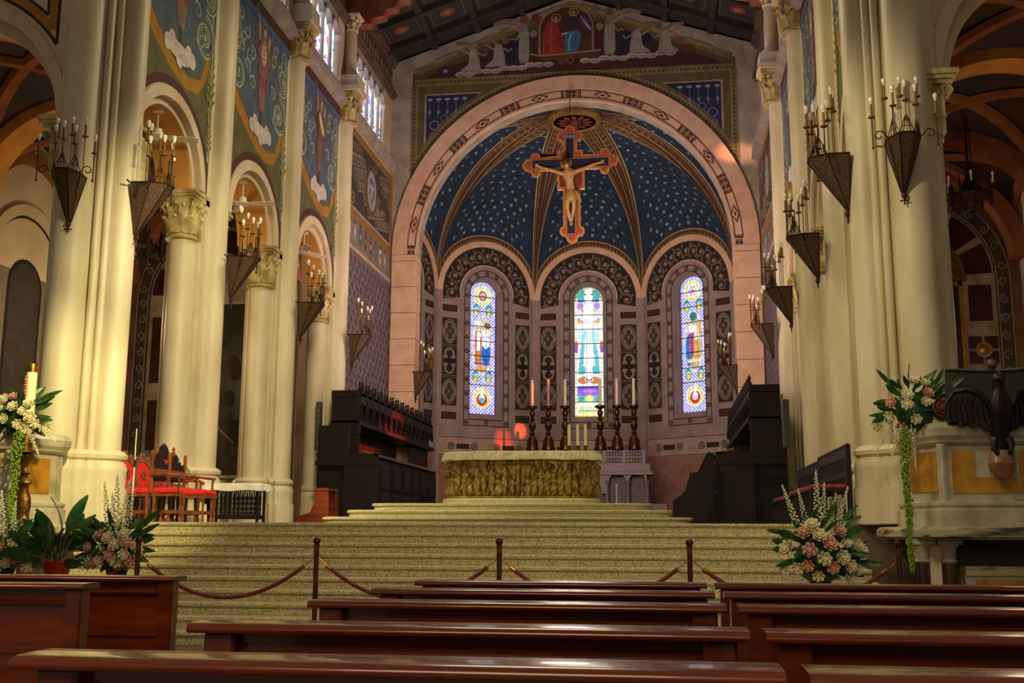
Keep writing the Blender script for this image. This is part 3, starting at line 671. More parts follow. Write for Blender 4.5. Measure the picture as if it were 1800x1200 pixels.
def gangel_kneel(x, y, f):
    gpoly([(x-10*f, y-90), (x+20*f, y-100), (x+32*f, y-60), (x+30*f, y-10), (x+70*f, y+20), (x+75*f, y+34), (x-30*f, y+34), (x-26*f, y-20)], '88827c', 9)
    for k in range(4): gst([(x+f*(k*9-4), y-80), (x+f*(k*13-6), y-10), (x+f*(k*18-14), y+28)], 4, 'aaa49c', 10)
    gell(x-28*f, y-112, 20, 20, '805c38', 9); gell(x-30*f, y-108, 12, 13, '6e4a38', 10)
    gst([(x-10*f, y-70), (x-50*f, y-50), (x-62*f, y-66)], 10, '88827c', 10)
    gst([(x+15*f, y-90), (x+45*f, y-120), (x+100*f, y-120)], 16, '8c6e5c', 8); gst([(x+25*f, y-60), (x+70*f, y-90)], 9, 'a09088', 9)
gangel_stand(655, 270, -1); gangel_stand(1095, 250, 1)
gangel_kneel(530, 320, -1); gangel_kneel(400, 338, -1); gangel_kneel(1225, 285, 1); gangel_kneel(1370, 290, 1)
gell(245, 362, 40, 24, '2c2440', 6); gell(245, 362, 14, 10, '8c8c9c', 7); gell(1480, 305, 40, 22, '6a3020', 6)
P.build('gable_fresco', gw)

# ---------------------------------------------------------------- roof
m = MB()
for sg in (-1, 1): m.add([(sg*5.9, 14, 15.30), (sg*5.9, 31, 15.30), (0, 31, 17.35), (0, 14, 17.35), (sg*5.9, 14, 15.5), (sg*5.9, 31, 15.5), (0, 31, 17.55), (0, 14, 17.55)], [(0, 1, 2, 3), (4, 7, 6, 5), (0, 4, 5, 1), (1, 5, 6, 2), (2, 6, 7, 3), (3, 7, 4, 0)])
roof = struct('ceiling', m, M_ROOF)
def slope(sg, x, dz=0): return 15.30+(5.9-x)/5.9*2.05+dz
for sg in (-1, 1):
    for i in range(5):
        x = .1+i*1.35; a = .09
        MB().add([(sg*(x-a), 20, slope(sg, x-a, -.16)), (sg*(x+a), 20, slope(sg, x+a, -.16)), (sg*(x+a), 30.5, slope(sg, x+a, -.16)), (sg*(x-a), 30.5, slope(sg, x-a, -.16)), (sg*(x-a), 20, slope(sg, x-a)), (sg*(x+a), 20, slope(sg, x+a)), (sg*(x+a), 30.5, slope(sg, x+a)), (sg*(x-a), 30.5, slope(sg, x-a))],
                 [(0, 1, 2, 3), (4, 7, 6, 5), (0, 4, 5, 1), (1, 5, 6, 2), (2, 6, 7, 3), (3, 7, 4, 0)]).build('purlin', M_ROOF, roof)
    for y in (22.6, 24.0, 25.4, 26.8, 28.2, 29.6):
        MB().add([(sg*.0, y-.08, slope(sg, 0, -.2)), (sg*5.6, y-.08, slope(sg, 5.6, -.2)), (sg*5.6, y+.08, slope(sg, 5.6, -.2)), (0, y+.08, slope(sg, 0, -.2)), (0, y-.08, slope(sg, 0)), (sg*5.6, y-.08, slope(sg, 5.6)), (sg*5.6, y+.08, slope(sg, 5.6)), (0, y+.08, slope(sg, 0))],
                 [(0, 1, 2, 3), (4, 7, 6, 5), (0, 4, 5, 1), (1, 5, 6, 2), (2, 6, 7, 3), (3, 7, 4, 0)]).build('rafter', M_ROOF, roof)
    P = Paint(lambda u, v, d, sg=sg: (sg*u, v, slope(sg, u, -d)), .004)
    for i in range(4):
        for y in (23.3, 24.7, 26.1, 27.5, 28.9):
            x = .78+i*1.35; P.frame(x-.5, x+.5, y-.52, y+.52, .06, '4a3a22', 1); P.frame(x-.36, x+.36, y-.4, y+.4, .03, '2c3340', 1); P.ell(x, y, .22, .22, '6d3a24', 2); P.ell(x, y, .1, .1, '8a6438', 3)
    P.build('coffer_painting', roof)
t = thing('roof_truss', 'painted tie beam and carved corbels under the timber roof', 'roof truss', (0, 26.2, 14.46))
q = MB(); q.box(-5.5, 5.5, -.2, .2, .94, 1.34); q.build('tie_beam', M_BEAM, t)
q = MB(); q.box(-5.0, 5.0, -.204, .204, 1.02, 1.06); q.box(-5.0, 5.0, -.204, .204, 1.22, 1.26); q.build('beam_stripe', mat('beam_stripe_paint', '5e5a34', .8), t)
for sg in (-1, 1):
    q = MB()
    pr = [(5.6, 0), (4.95, 0), (4.9, .14), (4.6, .2), (4.55, .38), (4.3, .42), (4.22, .6), (3.95, .66), (3.9, .93), (5.6, .93)]
    q.prism(pr, lambda u, v, d, sg=sg: (sg*u, d, v), -.18, .18); q.build('corbel', M_BEAM, t)

# ---------------------------------------------------------------- apse
FAC = []
cor = [(6.15, 31.55), (4.97, 35.17), (1.9, 37.4), (-1.9, 37.4), (-4.97, 35.17), (-6.15, 31.55)]
def facet_fn(a, b):
    mx, my = (a[0]+b[0])/2, (a[1]+b[1])/2; dx, dy = b[0]-a[0], b[1]-a[1]; L = math.hypot(dx, dy); tx, ty = dx/L, dy/L
    nx, ny = ty, -tx
    if nx*(0-mx)+ny*(31.55-my) < 0: nx, ny = -nx, -ny
    return (lambda s, z, d: (mx-tx*s+nx*d, my-ty*s+ny*d, z)), L/2
def stained(kind, nx, nz, hw, hgt):
    """colour grid (nz,nx,3) of a leaded window; hgt metres from sill to apex"""
    s = (np.arange(nx)+.5)/nx*2-1; X, Z = np.meshgrid(s*hw, (np.arange(nz)+.5)/nz*hgt); rng = np.random.RandomState(5 if kind == 'c' else (6 if kind == 'l' else 8))
    I = np.zeros((nz, nx, 3))
    def put(mask, col): I[mask] = H(col)
    def E(x, z, a, b): return ((X-x)/a)**2+((Z-z)/b)**2 < 1
    def B(x0, x1, z0, z1): return (X > x0) & (X < x1) & (Z > z0) & (Z < z1)
    if kind == 'c':
        I[:] = H('dcdcf0'); n = rng.rand(nz, nx)
        put(np.abs(X) > hw-.085, 'f2efe0'); put((np.abs(X) > hw-.07) & (np.abs(X) < hw-.03) & ((Z*7) % 1 < .5), 'c8b040')
        top = E(0, hgt-hw, hw-.07, hw-.07); arcm = (Z > hgt-hw) & ~top; put(arcm, 'd8b840'); put(arcm & (n > .6), '5a3a20')
        put(B(-.42, .42, 4.1, 4.7) & top, 'c8e8ee'); put(E(-.24, 4.3, .17, .25) | E(.24, 4.3, .17, .25), '20a0a0'); put(E(-.3, 4.1, .08, .08) | E(.3, 4.1, .08, .08), '2030c0'); put(E(0, 4.3, .15, .28), 'f4f0f4'); put(E(-.12, 4.37, .06, .025) | E(.12, 4.37, .06, .025), '7a3040')
        put(B(-.4, .4, 3.6, 4.1), 'd8c8ec'); put(E(-.3, 3.95, .12, .12) | E(.3, 3.95, .12, .12), '9a7ad0'); put(E(0, 3.75, .22, .3), 'f8f4fc'); put(E(-.22, 3.8, .05, .07) | E(.22, 3.8, .05, .07), 'b8a860')
        put(E(-.3, 3.38, .12, .06) | E(.3, 3.38, .12, .06), 'd09030'); put(E(-.35, 3.46, .06, .04) | E(.35, 3.46, .06, .04), '20a0a0')
        # standing figure: white tunic, teal mantle
        mant = E(0, 2.2, .36, 1.0) & (Z < 3.1); mant = (Z > 1.5) & (Z < 3.05) & (np.abs(X) > .10+.09*(3.05-Z)) & (np.abs(X) < .22+.11*(3.05-Z)); put(mant, '48c4c8'); put(mant & ((X*22+Z*3) % 1 < .35), '1a94a0'); rb = (Z > 1.5) & (Z < 3.1) & (np.abs(X) < .10+.09*(3.05-Z)); put(rb, 'f2f0f6'); put(rb & ((X*26) % 1 < .14), 'cccce0'); put(B(-.36, .36, 2.6, 3.1) & (rng.rand(nz, nx) > .4), '9ee0e4')
        put(E(0, 3.15, .13, .18), 'f6ecec'); put(E(-.2, 1.65, .09, .15) | E(.2, 1.65, .09, .15), '28b0b0')
        put(E(-.45, 2.5, .07, .2) | E(.45, 2.5, .07, .2), 'a03080'); put(E(-.45, 2.35, .05, .1) | E(.45, 2.35, .05, .1), '6020d0'); put(E(-.44, 2.62, .05, .08) | E(.44, 2.62, .05, .08), 'd07030')
        wg = (E(-.2, 1.28, .2, .13) | E(.2, 1.28, .2, .13)) & (Z > 1.15); put(wg, 'a03820'); put(wg & ((X*15+Z*9) % 1 < .4), 'd8a030'); put(E(-.08, 1.3, .07, .07) | E(.08, 1.3, .07, .07), 'f0e8e8'); put(E(-.08, 1.3, .04, .045) | E(.08, 1.3, .04, .045), '604040')
        put(B(-.42, .42, .72, 1.08), '7050d8'); put(B(-.42, .42, .95, 1.02), '2838c8'); put(E(0, .9, .25, .07), 'c860b0'); put(B(-.42, .42, .5, .74), '50b8b0'); put(E(0, .64, .14, .13), 'e0d870'); put(E(-.28, .62, .08, .1) | E(.28, .62, .08, .1), '209080'); put(n[:] > 2, 'ffffff')
        put(B(-.42, .42, .12, .5), 'd8dcc0'); put(B(-.36, .36, .38, .46), 'f4f4ea'); put(B(-.36, .36, .26, .36) & ((X*18) % 1 < .5), 'b8c0a8'); put(B(-.36, .36, .19, .24), '50a070'); put(B(-.42, .42, .1, .16), 'd8d050'); put(B(-hw, hw, 0, .05), 'e8c040')
        bars = [1*hgt/9*k for k in range(1, 9)]
    else:
        chk = (np.floor(X*16)+np.floor(Z*16)) % 2 == 0; I[:] = H('dfe0f8'); put(chk, '8482cc'); n = rng.rand(nz, nx); put(chk & (n > .8), '9a60b8'); put(~chk & (n > .85), 'b8cce8')
        put(np.abs(X) > hw-.02, '6a60c0')
        def ringy(z, inner):
            put(E(0, z, .35, .36), 'e4e4f4'); put(E(0, z, .31, .34), 'd8cc48'); put(E(0, z, .31, .34) & (rng.rand(nz, nx) > .8), 'f2ecc0'); put(E(0, z, .22, .25), 'e8e4f0')
        ringy(4.15, 0)
        for k in range(6):
            a = k*PI/3; put(E(.12*math.cos(a), 4.15+.14*math.sin(a), .055, .06), 'c06a40' if kind == 'l' else 'b8a0c8'); a += PI/6; put(E(.13*math.cos(a), 4.15+.15*math.sin(a), .04, .045), '5080b0' if kind == 'l' else 'e0d8c8')
        put(E(0, 4.15, .05, .06), 'c03030')
        for x in (-.25, .25):
            for z in (3.55, 1.2):
                put(E(x, z+.1, .13, .2) & ~E(x, z+.1, .1, .1), '20907c'); put(E(x, z, .09, .1), '205030'); put(E(x, z, .075, .085), 'e8d040')
        put(E(0, 2.4, .4, 1.05), 'd4cbe8'); put(E(0, 2.4, .36, 1.0), 'c8b8d8'); sc = E(0, 2.4, .36, 1.0)
        put(sc & (Z > 2.75), 'ded6cc'); put(sc & (Z > 2.95) & (((X*9+Z*5) % 1) < .3), '8a6a40'); put(sc & (Z < 1.75), 'c8ac98')
        if kind == 'l':
            put(B(-.28, -.03, 1.75, 2.9) & sc, 'c07830'); put(E(-.14, 2.75, .09, .13), 'f0e6dc'); put(B(-.22, -.08, 2.2, 2.7), 'efe8ee'); put(E(.14, 2.1, .17, .42), '1860c0'); put(E(.14, 2.5, .13, .22), 'e8ecf8'); put(E(.12, 2.82, .09, .12), 'f6efe8'); put(E(.2, 3.1, .12, .12), '8a6020'); put(E(-.16, 3.15, .16, .12), 'ecebd0')
            put(B(-.3, .3, 1.72, 1.78), '604080'); put(E(-.05, 1.55, .2, .1), 'e0a050')
        else:
            put(E(-.2, 2.1, .14, .55), '2070c0'); put(E(-.08, 2.35, .12, .5), 'a04878'); put(E(-.08, 2.85, .12, .17), 'f8ece0'); put(E(.12, 2.6, .11, .17), 'f2e0d4'); put(B(0, .26, 1.8, 2.45) & sc, 'c8a050'); put(E(0, 3.25, .14, .16), '2c7070'); put(B(.2, .3, 2.6, 3.1), 'd0a030'); put(B(-.3, .3, 1.68, 1.8) & sc, 'e8d890')
        lead = sc & ((((X*1.0+.5)*11) % 1 < .09) | ((Z*9) % 1 < .07)); I[lead] *= .55
        ringy(.55, 0); put(E(0, .5, .2, .22), 'b02c28'); put(E(0, .54, .12, .15), 'd8d8f0'); put(B(-.1, .1, .42, .55), '48a8b8' if kind == 'l' else 'c8b8e0'); put(E(0, .75, .08, .08), 'f0ead8')
        bars = [hgt-.55, hgt-1.07, hgt-1.6, hgt-2.12, hgt-2.64, hgt-3.16, hgt-3.66]
    n = rng.rand(nz, nx)[..., None]
    big = np.kron(rng.rand(nz//5+1, nx//5+1), np.ones((5, 5)))[:nz, :nx, None]
    I = I*(.62+.3*big+.2*n); cell = ((X*13 + 50) % 1 < .09) | ((Z*13+.3*np.sin(X*20)) % 1 < .09); I[cell] *= .5
    return I, sorted(bars)
DOMEC = Vector((0, 31.55, 8.0)); AP = (0, 31.55, 13.95)
apse = None
def facet(i, a, b, full, kind=None):
    fn, hw = facet_fn(a, b); ZS = 9.3
    m = MB(); k = hw/1.9
    fk = lambda s, z, d: fn(s*k, z, d)
    N = 30; W = .64
    if full:
        for (s0, s1) in ((-1.9, -W), (W, 1.9)):
            rings = []
            for q in range(13):
                s = s0+(s1-s0)*q/12; rings.append([fk(s, 1.27, 0), fk(s, ZS+math.sqrt(max(0, 1.9**2-s*s)), 0)])
            m.loft(rings, closed=False)
        rings = [[fk(s, ZS+math.sqrt(max(W*W-s*s, 0)), 0), fk(s, ZS+math.sqrt(1.9**2-s*s), 0)] for s in (W*math.cos(R(180-180*q/20)) for q in range(21))]
        m.loft(rings, closed=False)
        m.loft([[fk(-W, 1.27, 0), fk(-W, 5.08, 0)], [fk(W, 1.27, 0), fk(W, 5.08, 0)]], closed=False)
        # reveal
        path = [(-W, 5.08), (-W, ZS)] + archpts(0, ZS, W, 16)[1:-1] + [(W, ZS), (W, 5.08), (-W, 5.08)]
        m.loft([[fk(u, z, 0), fk(u*.8, ZS+(z-ZS)*.8 if z > ZS else (z if z > 6 else 5.18), -.35)] for u, z in path], closed=False)
    else:
        m.loft([[fk(s, 1.27, 0), fk(s, ZS+math.sqrt(max(0, 1.9**2-s*s)), 0)] for s in (-1.9+3.8*q/24 for q in range(25))], closed=False)
    wl = struct('wall_apse_%d' % i if False else 'wall_back', m, M_APSE)
    # outer arch moulding
    q = MB(); q.ring(fk, 0, ZS, 1.70, 1.90, 0, 180, -.02, .05, 36); q.build('arch_moulding', M_ARCHPL, wl)
    q = MB(); 
    for sg in (-1, 1):
        q.loft([[fk(sg*s, z, d) for s, d in ((1.76, 0), (1.76, .05), (1.9, .05), (1.9, 0))] for z in (1.27, ZS)])
    q.build('corner_strip', M_APSE, wl)
    P = Paint(fk, .0025)
    DK = '231815'; MD = '5f5249'
    P.poly(archpts(0, ZS, 1.69, 36, -10, 190) + archpts(0, ZS, 1.05, 30, 190, -10), DK, 1)
    for t in range(15):                                         # scroll leaves in the arch band
        a = -2+t*184/14; r = 1.37; x, z = r*math.cos(R(a)), ZS+r*math.sin(R(a))
        P.spiral(x, z, .2, '6b5d52', .06, 2, 1.1, a+90, 1 if t % 2 else -1, 12); P.ell(x, z, .07, .07, '85776a', 3, 8); P.ell((r+.2)*math.cos(R(a+6)), ZS+(r+.2)*math.sin(R(a+6)), .08, .04, '6b5d52', 2, 6, a)
        P.ell((r-.2)*math.cos(R(a+6)), ZS+(r-.2)*math.sin(R(a+6)), .08, .04, '6b5d52', 2, 6, a+60)
    P.arc(0, ZS, 1.0, 1.06, 0, 180, 'b49a88', 2, 30)
    # chain border round the window
    for (r0, r1, col) in ((.84, .87, DK), (.64, .67, DK)):
        P.arc(0, ZS, r0, r1, 0, 180, col, 2, 30)
        for sg in (-1, 1): P.rect(min(sg*r0, sg*r1), max(sg*r0, sg*r1), 4.74 if r0 > .8 else 4.95, ZS, col, 2)
    P.rect(-.87, .87, 4.72, 4.75, DK, 2); P.rect(-.67, .67, 4.93, 4.96, DK, 2)
    pts = [(sg*.755, 4.85+k_*.485) for sg in (-1, 1) for k_ in range(10)] + [(.755*math.cos(R(a)), ZS+.755*math.sin(R(a))) for a in (30, 60, 90, 120, 150)] + [(0, 4.85)]
    for x, z in pts: P.ell(x, z, .085, .085, DK, 3, 10); P.ell(x, z, .06, .06, '8b7a6c', 4, 8); P.stroke([(x-.06, z), (x+.06, z)], .02, DK, 5); P.stroke([(x, z-.06), (x, z+.06)], .02, DK, 5)
    for sg in (-1, 1):
        c = sg*1.41
        for z0, z1 in ((8.6, 8.8), (4.92, 5.14)):
            P.rect(c-.3, c+.3, z0-.04, z1+.04, 'ab9484', 1); P.rect(c-.28, c+.28, z0-.02, z1+.02, DK, 2); P.rect(c-.25, c+.25, z0, z1, '3a2018', 3)
        P.rect(c-.32, c+.32, 5.33, 8.4, DK, 2); P.frame(c-.32, c+.32, 5.33, 8.4, .02, '9d8c7c', 3)
        for z0, z1, kd in ((5.36, 6.33, 0), (6.38, 7.38, 1), (7.43, 8.37, 0)):
            P.frame(c-.29, c+.29, z0, z1, .018, '7e7065', 3); zc = (z0+z1)/2
            if kd == 0:
                P.ell(c, zc, .26, .42, '85796e', 4, 20); P.ell(c, zc, .23, .39, '574c45', 5, 20)
                for x, z, r in ((-.1, 0, .1), (.1, 0, .1), (0, .17, .12), (0, -.17, .12)): P.ell(c+x, zc+z, r+.02, r+.05, '8d8277', 6, 10)
                for x, z, r in ((-.1, 0, .085), (.1, 0, .085), (0, .17, .1), (0, -.17, .1)): P.ell(c+x, zc+z, r, r+.03, '403630', 7, 10)
            else:
                for q_ in (-1, 1):
                    P.arc(c, zc+q_*.26, .12, .19, 0, 360, '85796e', 4, 16); P.ell(c-.16, zc+q_*.14, .07, .07, '85796e', 5, 8); P.ell(c+.16, zc+q_*.14, .07, .07, '85796e', 5, 8)
                P.rect(c-.2, c+.2, zc-.05, zc+.05, '0f0a0a', 6); P.rect(c-.055, c+.055, zc-.2, zc+.2, '0f0a0a', 6)
    P.rect(-1.75, 1.75, 4.30, 4.33, '5c4a42', 1); P.rect(-1.75, 1.75, 3.72, 3.75, '5c4a42', 1); P.rect(-1.75, 1.75, 3.75, 4.3, 'a38c7c', 1); P.rect(-1.75, 1.75, 1.3, 3.7, '8c6656', 1)
    for x in (-1.3, -.43, .43, 1.3): P.ell(x, 4.02, .13, .13, DK, 2, 12); P.ell(x, 4.02, .1, .1, '93807a', 3, 12); P.arc(x, 4.02, .03, .06, 0, 360, DK, 4, 8)
    for x in (-.87, .87): P.rect(x-.24, x+.24, 3.93, 4.1, '2c1a16', 2)
    P.build('wall_painting', wl)
    if full:
        HW = .5; ZB = 5.18; HG = 9.84-5.18; nx, nz = 60, 280
        I, bars = stained(kind, nx, nz, HW, HG)
        win = MB(); zsp = 9.34
        path = [(-HW, ZB), (-HW, zsp)] + archpts(0, zsp, HW, 16)[1:-1] + [(HW, zsp), (HW, ZB), (-HW, ZB)]
        win.loft([[fk(u*1.02, z, -.30), fk(u*1.02, z, -.36), fk(u*1.14, z+(.07 if z > zsp-.1 else -.07), -.36), fk(u*1.14, z+(.07 if z > zsp-.1 else -.07), -.30)] for u, z in path], closed=True, cap=False)
        wo = struct('window_%d' % (i+1), win, M_WINS)
        edges = [0]+bars+[HG]
        for z0, z1 in zip(edges[:-1], edges[1:]):
            g = MB(); vs = []; fs = []; cs = []
            r0, r1 = int(round(z0/HG*nz)), int(round(z1/HG*nz))
            for r in range(r0, r1):
                for c in range(nx):
                    x0 = -HW+2*HW*c/nx; x1 = x0+2*HW/nx; a0 = ZB+HG*r/nz; a1 = ZB+HG*(r+1)/nz
                    if a1 > zsp and math.hypot((x0+x1)/2, (a0+a1)/2-zsp) > HW: continue
                    g.add([fk(x0, a0, -.33), fk(x1, a0, -.33), fk(x1, a1, -.33), fk(x0, a1, -.33)], [(0, 1, 2, 3)], tuple(I[r, c]*1.5))
            g.build('pane', M_GLASS, wo)
        for z in bars:
            hx = HW if ZB+z < zsp else math.sqrt(max(.01, HW*HW-(ZB+z-zsp)**2))
            q = MB(); q.loft([[fk(s, ZB+z-.012, -.33), fk(s, ZB+z-.012, -.31), fk(s, ZB+z+.012, -.31), fk(s, ZB+z+.012, -.33)] for s in (-hx, hx)]); q.build('glazing_bar', M_LEAD, wo)
    # vault web above this facet
    def web(s, t, d=0.):
        x0, y0, z0 = fk(s*1.9, ZS+math.sqrt(max(0, 1-s*s))*1.9*.999, 0)
        th = t*PI/2; c, q = math.cos(th), math.sin(th)
        p = Vector((AP[0]+(x0-AP[0])*c, AP[1]+(y0-AP[1])*c, z0+(AP[2]-z0)*q))
        return p+(DOMEC-p).normalized()*d
    return fn, hw, fk, web, wl
def web_geometry(web, wl, hw, front=False):
    m = MB(); ns, nt_ = 24, 20
    m.add([tuple(web(math.sin(PI/2*(-1+2*i/ns)), j/nt_)) for j in range(nt_+1) for i in range(ns+1)], [(j*(ns+1)+i, j*(ns+1)+i+1, (j+1)*(ns+1)+i+1, (j+1)*(ns+1)+i) for j in range(nt_) for i in range(ns)], smooth=True)
    vault = struct('ceiling', m, M_BLUE)
    P = MB()
    def halfw(t): return max(1e-3, (Vector(web(1, t))-Vector(web(-1, t))).length/2)
    EL = {}
    def edge_s(a, t):                                           # s at arc length a in from the rib
        k = round(t, 4)
        if k not in EL:
            ph = [math.sin(PI/2*(1-i/60)) for i in range(61)]; pp = [web(s_, t) for s_ in ph]; cu = [0]
            for u_, v_ in zip(pp[:-1], pp[1:]): cu.append(cu[-1]+(v_-u_).length)
            EL[k] = (cu, ph)
        return float(np.interp(a, EL[k][0], EL[k][1]))
    STR = [(a_*1.25, b_*1.25, c_) for a_, b_, c_ in ((0, .03, '9a7a48'), (.03, .10, '3a2618'), (.10, .13, 'a88a58'), (.13, .30, '4c3222'), (.30, .33, '9a7a48'), (.33, .38, '2c2018'), (.38, .42, 'b09a70'))]
    for sg in (-1, 1):
        for a, b, col in STR:
            ring = []
            for j in range(33):
                t = j/33*1.0; h = halfw(t)
                s0 = sg*edge_s(a, t); s1 = sg*edge_s(b, t); ring.append([tuple(web(s0, t, .012)), tuple(web(s1, t, .012))])
            P.loft(ring, closed=False, col=H(col))
        for j in range(34):                                     # leaf motifs along the rib
            t = j/34
            h = halfw(t)
            if h < .4: break
            def pt(a, tt): return tuple(web(sg*edge_s(a, tt), tt, .018))
            dt = .011
            P.add([pt(.18, t), pt(.27, t+dt), pt(.36, t), pt(.27, t-dt)], [(0, 1, 2, 3)], H('7e6038'))
            P.add([pt(.23, t), pt(.27, t+dt*.5), pt(.31, t), pt(.27, t-dt*.5)], [(0, 1, 2, 3)], H('2b1a12'))
            P.add([pt(.055, t+.01), pt(.08, t+.016), pt(.105, t+.01), pt(.08, t+.004)], [(0, 1, 2, 3)], H('86683c'))
    # ornament band above the facet arch
    for a, b, col in ((0, .05, '9a7a48'), (.05, .24, '3d261a'), (.24, .29, 'a88a58')):
        ring = []
        for i in range(41):
            s = -1+2*i/40; ring.append([tuple(web(s, a/5.2, .022)), tuple(web(s, b/5.2, .022))])
        P.loft(ring, closed=False, col=H(col))
    for i in range(30):
        s = -.95+1.9*i/29; e = .025
        P.add([tuple(web(s-e, .06/5.2, .027)), tuple(web(s+e, .06/5.2, .027)), tuple(web(s, .22/5.2, .027))], [(0, 1, 2)], H('7d5e38'))
    # stars
    rnd = random.Random(11)
    row = 0; t = .10
    while t < .86:
        h = halfw(t); n = max(1, int(2*(h-.4)/.42)); 
        if h > .62:
            for k in range(n+1):
                s = (-(h-.55)+(2*(h-.55))*(k+(.5 if row % 2 else 0))/max(n, 1))/h
                if abs(s)*h > h-.5: continue
                p = web(s, t, .012); du = (web(min(s+.02, 1), t)-web(s-.02, t)).normalized(); dv = (web(s, t+.01)-web(s, t-.01)).normalized()
                r = .085 if (row+k) % 1 == 0 else .05
                vs = []
                for q in range(12):
                    a = q*PI/6; rr = r if q % 2 == 0 else r*.42; vs.append(tuple(p+du*rr*math.cos(a)+dv*rr*math.sin(a)))
                P.add(vs, [tuple(range(12))], H('7f97a8' if rnd.random() > .4 else '5d7890'))
                p = web(min(.97, s+.2/h), t+.012, .012)
                if abs(s*h+.2) < h-.5: P.add([tuple(p+du*.028*math.cos(q*PI/3)+dv*.028*math.sin(q*PI/3)) for q in range(6)], [tuple(range(6))], H('35536e'))
        t += .043; row += 1
    P.build('vault_painting', M_PAINT, vault)
    return vault
kinds = {1: 'r', 2: 'c', 3: 'l'}
for i in range(5):
    fn, hw, fk, web, wl = facet(i, cor[i], cor[i+1], i in (1, 2, 3), kinds.get(i))
    web_geometry(web, wl, hw)
# barrel strip between the chancel arch and the dome
m = MB(); rg = []
for q in range(41):
    a = PI*q/40; rg.append([(6.15*math.cos(a), 31.58, 9.3+4.65*math.sin(a)), (6.15*math.cos(a), 30.9, 9.3+4.65*math.sin(a))])
m.loft(rg, closed=False); m.box(-6.2, -6.1, 30.9, 31.6, 1.27, 9.3); m.box(6.1, 6.2, 30.9, 31.6, 1.27, 9.3)
struct('ceiling', m, M_BLUE)
# boss at the crown
t = thing('ceiling_boss', 'gilded flower boss at the crown of the starry vault', 'ceiling ornament', (0, 31.9, 13.74))
q = MB(); q.lathe([(.80, 0), (.86, .06), (.86, .3)], n=28); q.lathe([(.8, 0), (.74, -.05), (.66, 0), (.6, .02)], n=28); q.build('rim', mat('gilt_paint', 'a8803c', .5, col2='6a4c22', scale=14), t)
P = MB()
for k in range(12):
    a = k*PI/6; c, s_ = math.cos(a), math.sin(a)
    P.add([(.2*c, .2*s_, -.03), (.42*c-.1*s_, .42*s_+.1*c, -.02), (.6*c, .6*s_, -.005), (.42*c+.1*s_, .42*s_-.1*c, -.02)], [(0, 1, 2, 3)], H('8c3a22'))
P.build('petal_ring', M_PAINT, t)
q = MB(); q.lathe([(.001, -.1), (.14, -.08), (.2, -.03), (.22, .0)], n=14); q.build('flower', mat('boss_red', '6e2c1c', .6), t)

